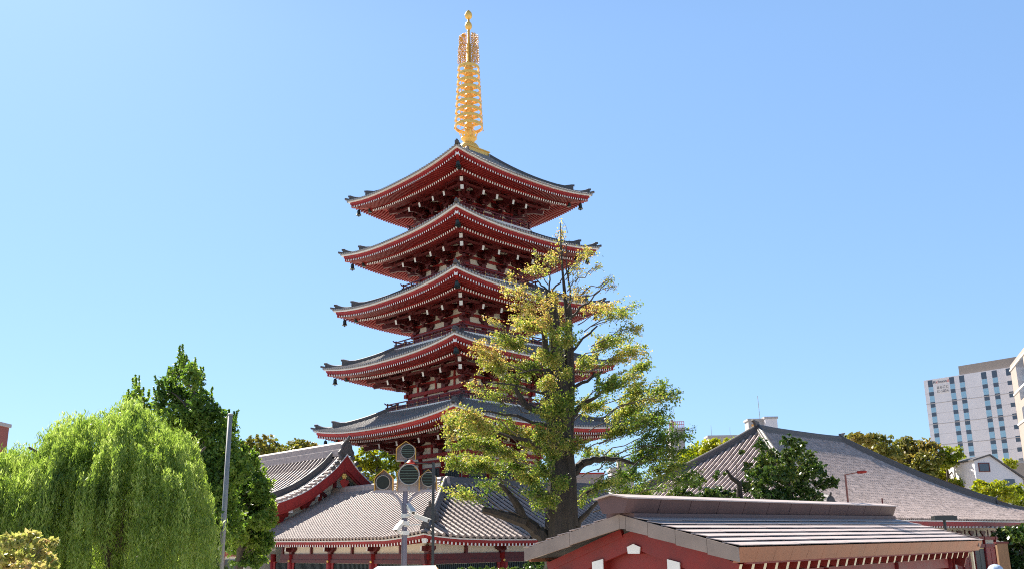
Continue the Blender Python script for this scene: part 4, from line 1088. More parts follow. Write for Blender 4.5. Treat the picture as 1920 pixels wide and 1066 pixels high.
# tall plain pole on the left
lp0 = atY(414.2, 1066, 35); zt_ = atY(431.4, 776.5, 35)[2]
r_ = thing('steel_pole', 'tall plain grey steel pole between the willow and the dark tree', 'pole', (lp0[0], 35, 0))
t = MB(); t.tube([(lp0[0], 35, 0), (lp0[0], 35, zt_)], [.105, .09], 14); t.build('shaft', M['steel'], r_, smooth=True)
t = MB(); t.lathe([(.105, -.04), (.11, -.04), (.11, .02), (.06, .05), (0, .055)], (lp0[0], 35, zt_), 14); t.build('pole_cap', M['steel'], r_)
M['canvas'] = mat('pale_green_canvas', (.50, .56, .54), .7, noise=.08, nscale=3)
# white awning top
ya = 24.0; a0, a1 = atY(686, 1066, ya), atY(834, 1066, ya); zt_ = atY(760, 1059.6, ya)[2]
r_ = thing('awning', 'white stall awning with an orange end panel under the floodlight post', 'awning', ((a0[0] + a1[0]) / 2, ya, 0))
t = MB(); xa, xb = a0[0] - .05, a1[0] + .05
t.strip([[(xa - .3, ya - .9, zt_ - .5), (xb + .1, ya - .9, zt_ - .5)], [(a0[0] + .3, ya, zt_), (a1[0] - .25, ya, zt_)], [(xa - .3, ya + .9, zt_ - .5), (xb + .1, ya + .9, zt_ - .5)]])
t.build('canopy', M['canvas'], r_)
t = MB(); t.add([(xb + .1, ya - .9, zt_ - .5), (a1[0] - .25, ya, zt_ + .004), (xb + .1, ya + .9, zt_ - .5), (xb + .05, ya - .85, zt_ - .52), (a1[0] - .3, ya, zt_ - .02), (xb + .05, ya + .85, zt_ - .52)], [(0, 1, 2), (5, 4, 3), (0, 3, 4, 1), (1, 4, 5, 2)]); t.build('end_panel', M['brass'], r_)
for sx in (xa, xb):
    for sy in (-.85, .85):
        t = MB(); t.tube([(sx, ya + sy, 0), (sx, ya + sy, zt_ - .48)], .03, 8); t.build('leg', M['steel'], r_)
# street lamp in front of the great hall
c = atY(1590, 940, 52); z1 = atY(1590, 888, 52)[2]
M['rust'] = mat('red_brown_lamp_paint', (.30, .10, .07), .5)
r_ = thing('street_lamp', 'thin red-brown street lamp with one arm before the great hall roof', 'lamp', (c[0], 52, 0))
t = MB(); t.tube([(c[0], 52, 0), (c[0], 52, z1)], [.075, .055], 8); t.build('pole', M['rust'], r_)
e = atY(1607, 887, 52); t = MB(); t.tube([(c[0], 52, z1 - .03), (e[0], 52, z1 + .09)], .03, 6); t.build('arm', M['rust'], r_)
t = MB(); t.lathe([(0, 0), (.10, .05), (.13, .3), (.10, .5), (.03, .62), (0, .63)], (e[0] - .02, 52, z1 + .1), 10, ax=(V3(0, 1, 0), Z * .75, V3(1, 0, .05))); t.build('lamp_head', M['redlow'], r_)
# short posts
c = atY(1417.5, 937, 41); z1 = atY(1417.5, 888, 41)[2]
t = MB(); t.tube([(c[0], 41, 0), (c[0], 41, z1)], .06, 10); tag(t.build('post', M['steel']), 'short grey steel post beside the round dark tree', 'post')
c = atY(1654.5, 940, 40); z1 = atY(1654.5, 933, 40)[2]
t = MB(); t.tube([(c[0], 40, 0), (c[0], 40, z1)], .035, 8); tag(t.build('post', M['darkred']), 'tiny dark post tip above the right end of the pavilion ridge', 'post')
c = atY(1770.5, 974, 33); z1 = c[2]
r_ = thing('wall_lamp_post', 'black post with a flat wide lamp head behind the pavilion', 'lamp', (c[0], 33, 0))
t = MB(); t.tube([(c[0], 33, 0), (c[0], 33, z1)], .055, 8); t.build('pole', M['blackpole'], r_)
t = MB(); t.frame((c[0], 33, z1 + .07), V3(1, 0, 0), V3(0, 1, 0), Z, .40, .16, .075); t.frame((c[0], 33, z1 + .155), V3(1, 0, 0), V3(0, 1, 0), Z, .3, .12, .012); t.build('lamp_head', M['blackpole'], r_)
# notice board, timber wall and light van on the far right
c = atY(1780, 1060, 26.5); r_ = thing('notice_board', 'small white notice board under the right end of the pavilion eave', 'sign', (c[0], 26.5, 0), R(-12))
zt_ = atY(1780, 1058, 26.5)[2]
t = MB(); t.box(-.21, .21, -.02, .02, zt_ - .7, zt_); bd_ = t.build('board', M['offwhite'], r_, local=True)
t = MB(); t.box(-.19, -.12, -.026, -.02, zt_ - .3, zt_ - .04); t.build('orange_mark', M['brass'], bd_, local=True)
for i in range(3):
    t = MB(); t.box(-.02 + i * .07, .025 + i * .07, -.026, -.02, zt_ - .22, zt_ - .06); t.build('green_mark', M['slat'], bd_, local=True)
for sx in (-.18, .18):
    t = MB(); t.tube([(sx, .03, 0), (sx, .03, zt_)], .02, 6); t.build('leg', M['steel'], r_, local=True)
a, b = atY(1869, 1018, 64), atY(1889, 1018, 64)
M['timber'] = mat('brown_timber_wall', (.22, .12, .06), .7, noise=.3, nscale=2, stretch=(6, 6, .4))
r_ = thing('timber_wall', 'brown timber wall right of the red panels of the great hall', 'wall', (a[0], 64, 0))
t = MB(); t.box(0, b[0] - a[0], 0, .25, 0, a[2]); t.build('boards', M['timber'], r_, local=True)
t = MB(); t.box(-.06, b[0] - a[0] + .06, -.06, .31, a[2], a[2] + .12); t.build('coping', M['darkred'], r_, local=True)
# van roof in the shade
c = atY(1898, 1030, 92); M['vanwhite'] = mat('white_van_paint', (.75, .76, .78), .25, coat=.5)
r_ = thing('parked_van', 'white van half hidden under the dark tree at the right edge', 'van', (c[0], 92, 0))
zt_ = atY(1898, 1017, 92)[2]
t = MB(); t.prism([(-.75, .5), (-.95, .6), (-.95, zt_ * .45), (-.65, zt_ * .9), (-.4, zt_), (1.9, zt_), (2.0, zt_ * .93), (2.0, .5)], (0, 0, 0), V3(1, 0, 0), Z, V3(0, 1, 0), -.9, .9); bd_ = t.build('body', M['vanwhite'], r_, local=True)
t = MB(); t.prism([(-.88, zt_ * .5), (-.62, zt_ * .86), (.2, zt_ * .86), (.2, zt_ * .5)], (0, 0, 0), V3(1, 0, 0), Z, V3(0, 1, 0), -.92, .92); t.build('side_window', M['greyglass'], bd_, local=True)
t = MB(); t.prism([(.4, zt_ * .5), (.4, zt_ * .86), (1.8, zt_ * .86), (1.8, zt_ * .5)], (0, 0, 0), V3(1, 0, 0), Z, V3(0, 1, 0), -.92, .92); t.build('side_window', M['greyglass'], bd_, local=True)
for sx in (-.4, 1.4):
    for sy in (-.78, .78):
        t = MB(); t.lathe([(0, -.1), (.33, -.1), (.36, 0), (.33, .1), (0, .1)], (sx, sy, .36), 16, ax=(V3(1, 0, 0), Z, V3(0, 1, 0))); t.build('wheel', M['dark'], r_, local=True)
# person under a pale blue parasol, only the top of the parasol reaches into the picture
c = atY(1866, 1062, 58); PXx, PYy = c[0], 58.0; zt_ = atY(1866, 1056.8, 58)[2]
M['parasol'] = mat('pale_blue_parasol', (.42, .52, .68), .6, noise=.25, nscale=14)
M['skin'] = mat('skin', (.55, .36, .27), .55); M['shirt'] = mat('navy_shirt', (.04, .06, .12), .8); M['trouser'] = mat('grey_trousers', (.12, .12, .13), .8); M['hair'] = mat('black_hair', (.012, .01, .009), .5)
r_ = thing('parasol', 'pale blue patterned parasol held up before the great hall doors', 'parasol', (PXx, PYy, 0))
t = MB(); rows = []
for q in np.linspace(0, 1, 7):
    rr_ = .46 * math.sin(q * 1.25) / math.sin(1.25)
    rows.append([(PXx + rr_ * (1 + .03 * math.cos(4 * a)) * math.cos(a), PYy + rr_ * math.sin(a), zt_ - .30 * q ** 2 + .02 * math.cos(8 * a) * q) for a in np.linspace(0, 2 * math.pi, 33)])
t.strip(rows); t.build('canopy', M['parasol'], r_, smooth=True)
t = MB(); t.tube([(PXx, PYy, zt_ + .05), (PXx, PYy, zt_ - .95)], .009, 6); t.build('shaft', M['steel'], r_)
def person(px, py, hand):
    root = thing('person', 'person in a navy shirt and grey trousers holding the parasol', 'person', (px, py, 0))
    J = {'pel': (0, 0, .95), 'wst': (0, 0, 1.1), 'chs': (0, 0, 1.3), 'nck': (0, 0, 1.45), 'hd0': (0, -.01, 1.53), 'hd1': (0, -.01, 1.66),
         'hl': (-.1, 0, .92), 'kl': (-.1, -.02, .5), 'al': (-.1, .02, .08), 'tl': (-.1, -.16, .04), 'hr': (.1, 0, .92), 'kr': (.11, -.03, .5), 'ar': (.11, .02, .08), 'tr': (.11, -.16, .04),
         'sl': (-.19, 0, 1.38), 'el': (-.25, .02, 1.1), 'wl': (-.24, -.06, .86), 'sr': (.19, 0, 1.38), 'er': (.23, -.08, 1.12), 'wr': (hand[0] + .01, hand[1] + .04, hand[2])}
    rad = {'pel': .15, 'wst': .13, 'chs': .15, 'nck': .06, 'hd0': .08, 'hd1': .088, 'hl': .09, 'kl': .062, 'al': .042, 'tl': .035, 'hr': .09, 'kr': .062, 'ar': .042, 'tr': .035, 'sl': .06, 'el': .045, 'wl': .03, 'sr': .06, 'er': .045, 'wr': .03}
    E = [('pel', 'wst'), ('wst', 'chs'), ('chs', 'nck'), ('nck', 'hd0'), ('hd0', 'hd1'), ('pel', 'hl'), ('hl', 'kl'), ('kl', 'al'), ('al', 'tl'), ('pel', 'hr'), ('hr', 'kr'), ('kr', 'ar'), ('ar', 'tr'), ('chs', 'sl'), ('sl', 'el'), ('el', 'wl'), ('chs', 'sr'), ('sr', 'er'), ('er', 'wr')]
    for w in ('wl', 'wr'):                                   # five fingers each, curled
        x, y, z = J[w]; s_ = -1 if w == 'wl' else 1
        J[w + 'p'] = (x, y - .03, z - .06 if w == 'wl' else z + .05); rad[w + 'p'] = .026; E.append((w, w + 'p'))
        for i in range(5):
            bx, by, bz = J[w + 'p']; dz = (-1 if w == 'wl' else .25)
            a = (bx + (i - 1.5) * .013 if i < 4 else bx - s_ * .03, by - .015, bz + dz * .03); b = (a[0] - (.0 if w == 'wl' else .02), a[1] - .02, a[2] + dz * (.03 + .006 * (i in (1, 2))))
            J['%s%da' % (w, i)] = a; J['%s%db' % (w, i)] = b; rad['%s%da' % (w, i)] = .009; rad['%s%db' % (w, i)] = .008
            E += [(w + 'p', '%s%da' % (w, i)), ('%s%da' % (w, i), '%s%db' % (w, i))]
    ks = list(J); me = bpy.data.meshes.new('body'); me.from_pydata([J[k] for k in ks], [(ks.index(a), ks.index(b)) for a, b in E], [])
    o = bpy.data.objects.new('body', me); COL.objects.link(o); o.parent = root
    sk = o.modifiers.new('skin', 'SKIN'); o.modifiers.new('sub', 'SUBSURF').levels = 2; o.modifiers['sub'].render_levels = 2
    for i, k in enumerate(ks): me.skin_vertices[0].data[i].radius = (rad[k], rad[k])
    me.skin_vertices[0].data[0].use_root = True
    me.materials.append(M['skin'])
    def garment(nm, segs, m):
        g = MB()
        for pts, rs in segs: g.tube([J[p] if isinstance(p, str) else p for p in pts], rs, 12)
        g.build(nm, m, root, local=True, smooth=True)
    garment('shirt', [(('pel', 'wst', 'chs', (0, 0, 1.44)), [.175, .16, .185, .09])], M['shirt'])
    garment('sleeve', [(((-.12, 0, 1.38), 'sl', (-.235, .01, 1.18)), [.09, .085, .065])], M['shirt']); garment('sleeve', [(((.12, 0, 1.38), 'sr', (.22, -.05, 1.2)), [.09, .085, .065])], M['shirt'])
    garment('trouser_leg', [(('hl', 'kl', (-.1, .02, .12)), [.125, .09, .075])], M['trouser']); garment('trouser_leg', [(('hr', 'kr', (.11, .02, .12)), [.125, .09, .075])], M['trouser'])
    h = MB(); h.lathe([(.098, 1.58), (.112, 1.64), (.105, 1.71), (.06, 1.755), (0, 1.765)], (0, .012, 0), 16); h.build('hair', M['hair'], root, local=True, smooth=True)
    f = MB(); f.lathe([(0, -.0), (.016, .004), (.012, .03), (0, .036)], (0, -.095, 1.605), 8, ax=(V3(1, 0, 0), Z, V3(0, -1, 0))); f.build('nose', M['skin'], root, local=True, smooth=True)
    for sx in (-.034, .034):
        f = MB(); f.lathe([(0, 0), (.013, .002), (.006, .012), (0, .013)], (sx, -.086, 1.63), 8, ax=(V3(1, 0, 0), Z, V3(0, -1, 0))); f.build('eye', M['hair'], root, local=True)
    f = MB(); f.frame((0, -.088, 1.57), V3(1, 0, 0), V3(0, 1, 0), Z, .024, .006, .006); f.build('mouth', M['darkred'], root, local=True)
    return root
person(PXx - .22, PYy + .06, (.215, -.06, 1.16))
# ------------------------------------------------------------------ trees
def clump(c, rad, n, k=None, flat=.75, hollow=.25):
    """leaf positions in an uneven clump made of small twig tufts"""
    k = k or max(5, int(n / 13))
    d = rng.normal(size=(k, 3)); d /= np.linalg.norm(d, axis=1)[:, None]
    rr = (hollow + (1 - hollow) * rng.random(k) ** .6)[:, None]
    cc = np.asarray(c) + d * rr * np.asarray(rad)
    i = rng.integers(0, k, n); s = (.20 * float(np.mean(rad)) * (.5 + rng.random(k)))[i][:, None]
    return cc[i] + rng.normal(size=(n, 3)) * s * np.array([.55, .55, .55 * flat])
def pxm(Y, y=850):                                           # metres per photograph pixel at distance Y
    v = ray(960, y); return (Y / v[1]) / FPX
NLEAF = 0
def foliage(blobs, Y, dens, S, spread=1.0, rz=1.0, sj=.35, seed=0):
    """blobs: (px, py, rx, ry[, density[, dY]]) in photograph pixels -> leaf positions and sizes"""
    P, Sz = [], []
    m = pxm(Y)
    for b in blobs:
        px, py, rx, ry = b[:4]; dn = b[4] if len(b) > 4 else 1.0
        dY = b[5] if len(b) > 5 else rng.uniform(-spread, spread)
        c = atY(px, py, Y + dY); a = math.pi * rx * ry * m * m
        n = int(8.5 * dens * dn * a / (S * S)) + 6; global NLEAF; NLEAF += n
        P.append(clump(c, (rx * m, .5 * (rx + ry) * m * rz, ry * m), n)); Sz.append(S * (1 + sj * rng.normal(size=n)).clip(.45, 1.7))
    return np.concatenate(P), np.concatenate(Sz)
def limb(mb, p, q, r0, r1, sag=.0, n=6, wob=.06):
    p, q = np.asarray(p, float), np.asarray(q, float); L_ = np.linalg.norm(q - p); pts = []
    for i in range(n + 1):
        t = i / n; w = rng.normal(size=3) * wob * L_ * math.sin(t * math.pi) * .5
        pts.append(p + (q - p) * t + Z * sag * L_ * math.sin(t * math.pi) + w)
    mb.tube(pts, [r0 + (r1 - r0) * i / n for i in range(n + 1)], 7)
M['leaf_ginkgo'] = leafmat('ginkgo_leaves', [(.06, .12, .02), (.14, .21, .034), (.27, .30, .06), (.40, .36, .10), (.48, .31, .12)], .5, grad=(-.032, 0, .050), off=-1.12, scale=.55, vary=.75)
M['leaf_willow'] = leafmat('willow_leaves', [(.06, .11, .022), (.16, .24, .042), (.30, .39, .085), (.45, .51, .19)], .46, scale=1.1, rough=.4)
M['leaf_dark'] = leafmat('dark_tree_leaves', [(.04, .09, .02), (.095, .17, .03), (.185, .27, .045), (.29, .36, .07)], .45, scale=.5)
M['leaf_olive'] = leafmat('autumn_olive_leaves', [(.075, .10, .018), (.15, .165, .03), (.23, .20, .045), (.29, .19, .055)], .35, scale=.22)
M['leaf_yellow'] = leafmat('yellow_green_leaves', [(.08, .13, .015), (.17, .22, .02), (.28, .31, .03), (.36, .33, .04)], .4, scale=.25)
M['leaf_gloss'] = leafmat('glossy_evergreen_leaves', [(.016, .042, .011), (.04, .08, .016), (.08, .125, .024), (.16, .18, .035)], .25, rough=.28, scale=.6)
M['leaf_shrub'] = leafmat('yellow_orange_shrub_leaves', [(.17, .21, .045), (.32, .34, .09), (.44, .37, .14), (.46, .31, .17)], .42, scale=1.5)
M['bark2'] = mat('grey_brown_bark', (.10, .078, .06), .9, noise=.4, nscale=8, bump=.8, bscale=10)

# --- the ginkgo in front of the pagoda
GY = 36.0; gm = pxm(GY)
gb_ = atY(1053, 1000, GY); gk = thing('ginkgo_tree', 'big ginkgo turning yellow, thick fluted trunk, in front of the pagoda', 'tree', (gb_[0], GY, 0))
def gp(x, y, dY=0): return atY(x, y, GY + dY)
tb = MB(); g0 = V3(gb_[0], GY, 0)
stems = [([(1054, 1060), (1054, 960), (1054, 880), (1053, 800), (1049, 720), (1043, 650), (1037, 590), (1032, 556), (1030, 546)], [31, 28, 22, 18, 15, 12, 10, 8.5, 7.5], 0),
         ([(1060, 850), (1065, 780), (1067, 720), (1067, 650), (1066, 600), (1060, 560), (1055, 510), (1052, 460), (1051, 418)], [14, 12, 11, 9, 6, 3.6, 2.2, 1.4, .7], .22),
         ([(1040, 860), (1034, 790), (1028, 720), (1023, 650), (1018, 590)], [10, 9, 8, 6, 4], -.3),
         ([(1074, 985), (1072, 900), (1066, 820)], [10, 9, 7], -.3)]
for pts, rs, dY in stems:
    ps = [gp(x, y, dY) for x, y in pts]
    if pts[0][1] > 1000: ps = [V3(ps[0][0], GY + dY, 0)] + ps; rs = [rs[0] * 1.25] + rs
    tb.tube(ps, [r_ * gm for r_ in rs], 14, jit=.16)
gtr = tb.build('trunk', M['bark'], gk)
limbs = [((1030, 1015), (985, 978), 15, 11, 0), ((985, 978), (905, 955), 11, 6, -.6), ((984, 976), (955, 925), 10, 5, -.5), ((955, 925), (935, 905), 5, 3, -.6), ((1070, 890), (1092, 868), 10, 8, .3), ((1092, 868), (1135, 858), 8, 5, .4), ((1135, 858), (1200, 870), 5, 2, .6),
         ((1045, 790), (985, 760), 8, 6, -.3), ((985, 760), (965, 725), 6, 4, -.5), ((1068, 780), (1120, 742), 6, 3, .2), ((1120, 742), (1160, 705), 3, 1.5, .5), ((1070, 730), (1130, 695), 4, 2, .2), ((1029, 548), (1002, 520), 2.2, 1, 0), ((1029, 548), (1033, 500), 2, 1, 0), ((1033, 548), (1060, 515), 2, 1, .1), ((1060, 515), (1095, 470), 1.4, .7, .2), ((1066, 600), (1110, 560), 3, 1.5, .2), ((1110, 560), (1148, 520), 1.5, .6, .4), ((1070, 660), (1120, 610), 3, 1.5, .2), ((1052, 470), (1040, 440), 1, .5, 0), ((1052, 480), (1068, 450), 1, .5, 0), ((1066, 640), (1066, 500), 3, 1.4, -.3), ((1065, 520), (1063, 455), 1.4, .6, -.3),
         ((1100, 925), (1165, 895), 5, 2, -.3), ((1165, 895), (1215, 850), 2, 1, 0), ((1040, 690), (970, 700), 3, 1, -.4), ((1036, 740), (910, 715), 3, 1, -.6), ((1040, 800), (900, 770), 4, 1.5, -.8), ((1042, 850), (870, 800), 5, 2, -.8), ((1060, 1010), (1120, 940), 8, 3, -.4)]
for a, b, r0, r1, dY in limbs:
    lb = MB(); limb(lb, gp(*a, dY * .5), gp(*b, dY), r0 * gm, r1 * gm, .02); lb.build('branch', M['bark'], gk)
blobs = [(1053, 438, 9, 26, .45), (1050, 470, 8, 10, .2), (1000, 507, 24, 12, .8), (1040, 488, 18, 15, .8), (1006, 478, 7, 14, .6), (1100, 478, 22, 12, .75), (1078, 500, 18, 14, .5), (1085, 520, 20, 10, .25), (1142, 524, 14, 8, .5), (955, 521, 11, 9, .8), (968, 545, 26, 12, .85), (943, 545, 10, 9, .8), (1008, 556, 20, 12, .8), (1085, 552, 28, 13, .8), (1048, 588, 18, 12, .6),
         (985, 578, 28, 17, .9), (916, 602, 14, 10, .8), (998, 610, 38, 22, .95), (1132, 578, 36, 16, .9), (1160, 588, 24, 16, 1), (1192, 612, 17, 20, 1.1), (1062, 640, 26, 16, .7), (960, 642, 40, 22, .95), (900, 658, 20, 18, 1), (922, 684, 32, 20, 1), (1142, 640, 40, 20, .9), (1178, 662, 34, 20, 1), (1208, 690, 20, 20, 1.2), (1100, 680, 34, 18, .7), (990, 690, 38, 22, .9), (958, 722, 36, 18, .6), (884, 722, 16, 13, .4), (920, 740, 30, 16, .45), (1150, 722, 44, 24, 1.1), (1200, 735, 36, 20, 1.2), (1248, 740, 20, 26, 1.1), (1182, 772, 44, 24, 1.3), (1110, 762, 40, 20, .9), (1030, 742, 26, 20, .6), (1232, 780, 30, 20, 1.1),
         (850, 790, 26, 20, 1.1), (872, 778, 30, 16, 1), (902, 802, 38, 20, 1), (952, 800, 40, 24, .8), (880, 832, 36, 20, 1.1), (838, 806, 14, 18, 1), (932, 842, 40, 20, 1.1), (1000, 832, 32, 26, 1), (858, 872, 30, 20, 1), (900, 872, 36, 20, 1.2), (960, 872, 38, 22, 1.1), (872, 925, 38, 11, .9), (925, 905, 30, 12, .8), (995, 902, 30, 20, 1), (1040, 882, 24, 18, .8), (1008, 945, 18, 16, .6), (1080, 832, 22, 14, .9), (1112, 850, 36, 12, .8), (1172, 806, 40, 22, 1), (1226, 792, 30, 20, .9), (1130, 905, 40, 12, .9), (1098, 930, 22, 16, .8), (1180, 892, 40, 16, 1), (1222, 842, 40, 18, 1.1), (1272, 826, 30, 16, .9), (1252, 880, 40, 20, 1.1), (1200, 922, 50, 14, 1.0), (1290, 900, 34, 16, .9), (1150, 860, 20, 14, .8), (1300, 805, 8, 7, .6),
         (1028, 600, 20, 16, .8, -1.6), (1050, 640, 22, 14, .7, -1.5), (1020, 668, 22, 16, .9, -1.7), (1058, 700, 20, 14, .8, -1.6), (1030, 720, 24, 16, .9, -1.8), (1062, 745, 16, 18, .7, -1.5), (1025, 775, 24, 18, .9, -1.7), (1050, 800, 14, 14, .5, -1.5), (1015, 815, 22, 20, 1, -1.8), (1030, 850, 22, 18, .9, -1.8), (1020, 880, 22, 20, 1, -2.0), (1050, 905, 22, 16, .8, -1.8), (1035, 935, 24, 18, .8, -1.9), (1005, 925, 26, 18, .8, -1.8),
         (1040, 560, 14, 14, .8, -1.2), (1022, 575, 12, 14, .8, -1.3), (1062, 610, 16, 16, .8, -1.4), (1035, 625, 20, 14, .9, -1.7), (1045, 675, 20, 14, .9, -1.7), (1060, 770, 18, 14, .8, -1.6), (1042, 755, 20, 14, .8, -1.7), (1060, 830, 16, 14, .7, -1.6), (1040, 815, 16, 14, .7, -1.7), (1240, 815, 30, 14, 1), (1262, 850, 30, 14, 1), (1210, 860, 30, 14, 1), (1150, 535, 10, 8, .5), (1120, 500, 12, 10, .5), (1190, 575, 14, 10, .7), (1268, 735, 10, 18, .8)]
tw = MB(); GP_, GS_ = [], []                                 # leaves sit close along the twigs, as short shoots do
LS = .042
for b in blobs:
    px, py, rx, ry = b[:4]; dn = (b[4] if len(b) > 4 else 1.0) * (.6 if py < 560 else .78 if py < 640 else 1.0)
    dY = b[5] if len(b) > 5 else rng.uniform(-2.2, 2.0)
    c = gp(px, py, dY); side = np.sign(px - 1048) if abs(px - 1048) > 15 else rng.choice((-1, 1))
    t0 = gp(1048 + (px - 1048) * .42, py + 22 + abs(px - 1048) * .10, dY * .5)
    limb(tw, t0, c, .026, .010, .03, 5, .10)
    nt = int(7 + rx * ry * .016)
    n_leaf = int(3.0 * dn * math.pi * rx * ry * gm * gm / (LS * LS))
    for q in range(nt):
        s0 = c + (t0 - c) * rng.random() * .55 + rng.normal(size=3) * .12
        ex_ = np.clip(rng.normal() * .55 + .25 * side, -1.15, 1.15) * rx; ey_ = np.clip(rng.normal() * .55 - .25, -1.2, 1.1) * ry
        e = gp(px + ex_, py + ey_, dY + rng.normal() * rx * gm * .55)
        limb(tw, s0, e, .010, .003, .05, 3, .08)
        k_ = max(4, int(n_leaf / nt * rng.uniform(.5, 1.5)))
        t = rng.random(k_)[:, None] ** .8 * 1.06; sp = (.05 + .085 * rng.random(k_))[:, None] * (1.15 - .5 * t)
        GP_.append(s0 + (e - s0) * t + Z * .05 * np.sin(t * math.pi) + rng.normal(size=(k_, 3)) * sp)
        GS_.append(LS * rng.uniform(.6, 1.5, k_))
GP_ = np.concatenate(GP_); GS_ = np.concatenate(GS_)
leafmesh('crown', GP_, GS_, M['leaf_ginkgo'], gk, asp=.7)
tag(tw.build('twigs', M['bark2'], gk), kind='stuff')

# --- weeping willow
WY = 28.0; wm = pxm(WY, 900)
wc = atY(215, 1040, WY); wt = thing('willow_tree', 'bright green weeping willow with hanging strands at the left edge', 'tree', (wc[0], WY, 0))
tb = MB(); tops = []
base = V3(wc[0], WY, 0); fork = V3(wc[0], WY, 3.6)
tb.tube([base, base + Z * 1.8 + V3(.06, 0, 0), fork], [.38, .30, .26], 12)
for i in range(16):
    a = 2 * math.pi * i / 16 + rng.normal() * .2; rr_ = rng.uniform(1.2, 3.0)
    e = fork + V3(math.cos(a) * rr_, math.sin(a) * rr_ * .8, rng.uniform(2.2, 4.3)); limb(tb, fork, e, .13, .035, .12, 7, .05); tops.append(e)
tb.build('trunk', M['bark2'], wt)
outline = interp([-60, 0, 60, 130, 190, 250, 300, 345, 380, 402, 412], [890, 862, 832, 798, 780, 772, 786, 816, 872, 962, 1010])
WPts, WD, WS = [], [], []
wr_ = np.random.default_rng(5)
for i in range(470):                                         # hanging bundles, each a handful of strands from one drooping bough
    bx = wr_.uniform(-75, 402); dY = wr_.uniform(-3.6, 2.2)
    edge = max(0, 1 - (dY / 4.0) ** 2)
    ytop = outline(bx) + (1 - edge) * 110 + (abs(wr_.normal()) * (40 if i % 3 else 150) - 12 if i % 5 else abs(wr_.normal()) * 14 - 6) + 10 * math.sin(bx * .045)
    if bx > 385: ytop = outline(bx) + wr_.uniform(0, 70)
    c0 = atY(bx, ytop, WY + dY); ln = wr_.uniform(1.2, 3.2) if i % 3 else wr_.uniform(2.5, 6.0)
    od = nrm(V3(c0[0] - wc[0], (c0[1] - WY) * 1.2, 0) + wr_.normal(size=3) * .4)
    for q in range(int(wr_.integers(4, 11))):
        p = c0 + wr_.normal(size=3) * np.array([.10, .10, .12]); zb_ = max(.4, p[2] - ln * wr_.uniform(.6, 1.15))
        out_ = od * wr_.uniform(.25, .75); sw = wr_.normal(size=2) * .07
        n = max(8, int((p[2] - zb_) / .058)); ts = np.linspace(0, 1, n); dz = ts * (p[2] - zb_ + .5)
        arch = np.clip(dz / .9, 0, 1)
        L3 = np.stack([p[0] - out_[0] * (1 - arch ** .7) + sw[0] * ts, p[1] - out_[1] * (1 - arch ** .7) + sw[1] * ts, p[2] + .22 * np.sin(arch * math.pi * .75) - np.clip(dz - .35, 0, 99)], 1)
        k_ = len(L3); L3 = np.repeat(L3, 2, 0) + wr_.normal(size=(2 * k_, 3)) * .03
        dr = np.stack([wr_.normal(size=2 * k_) * .4, wr_.normal(size=2 * k_) * .4, -np.ones(2 * k_)], 1)
        WPts.append(L3); WD.append(dr); WS.append(wr_.uniform(.055, .10, 2 * k_))
WPts = np.concatenate(WPts); WD = np.concatenate(WD); WS = np.concatenate(WS)
leafmesh('crown', WPts, WS, M['leaf_willow'], wt, asp=.19, dirs=WD)
def tree(name, label, cat, Y, base_px, blobs, S, mat_, dens=.7, spread=1.5, trunk_r=.2, group=None, fork=None, asp=.62, rz=1.0, bark='bark2', shoots=None):
    b = atY(base_px, 950, Y); r_ = thing(name, label, cat, (b[0], Y, 0), 0, group)
    P, S_ = foliage(blobs, Y, dens, S, spread=spread, rz=rz)
    if shoots:
        ex = []
        for q in blobs[:shoots[0]]:
            for _ in range(shoots[1]):
                x0 = q[0] + rng.uniform(-1, 1) * q[2] * .9; y0 = q[1] - q[3] * rng.uniform(.4, 1.0); h_ = rng.uniform(8, 26); dY_ = rng.uniform(-1, 1)
                for t_ in np.linspace(0, 1, int(h_ * 2.2)): ex.append(atY(x0 + (x0 - base_px) * .06 * t_ + rng.normal() * (2.2 - 1.6 * t_), y0 + 6 - h_ * t_, Y + dY_))
        ex = np.array(ex); P = np.concatenate([P, ex]); S_ = np.concatenate([S_, rng.uniform(.6, 1.1, len(ex)) * S])
    leafmesh('crown', P, S_, mat_, r_, asp=asp)
    tb = MB(); cs = [atY(q[0], q[1], Y) for q in blobs]; lo = min(c[2] for c in cs); hi = max(c[2] for c in cs)
    f = V3(b[0], Y, max(1.2, lo * .75) if fork is None else fork)
    top = V3(b[0], Y, hi)
    tb.tube([V3(b[0], Y, 0), f, f + (top - f) * .5, f + (top - f) * .92], [trunk_r * 1.2, trunk_r, trunk_r * .6, trunk_r * .15], 9, jit=.08)
    for c in cs:
        h = max(f[2], min(hi - .3, c[2] - .6 * abs(c[0] - b[0]) - .3)); limb(tb, V3(b[0], Y, h), c, trunk_r * .32, trunk_r * .07, .05, 5, .06)
    tb.build('trunk', M[bark], r_)
    return r_
tree('broadleaf_tree', 'tall pointed dark green tree behind the willow', 'tree', 42, 345,
     [(343, 678, 9, 20, .9), (330, 700, 18, 22), (358, 705, 16, 26), (375, 720, 9, 24, .8), (312, 730, 20, 26), (345, 745, 34, 28, 1.2), (300, 750, 14, 20), (380, 760, 26, 26), (330, 790, 40, 30, 1.2), (395, 790, 34, 30, 1.2), (428, 800, 18, 26), (360, 830, 44, 34, 1.2), (415, 840, 36, 34, 1.2), (452, 850, 14, 30, .8), (440, 880, 34, 30, 1.1), (390, 880, 44, 34, 1.2), (400, 930, 46, 34, 1.2), (410, 980, 46, 34, 1.2), (330, 880, 40, 40), (300, 820, 30, 40)], .080, M['leaf_dark'], dens=.8, trunk_r=.24, shoots=(11, 6))
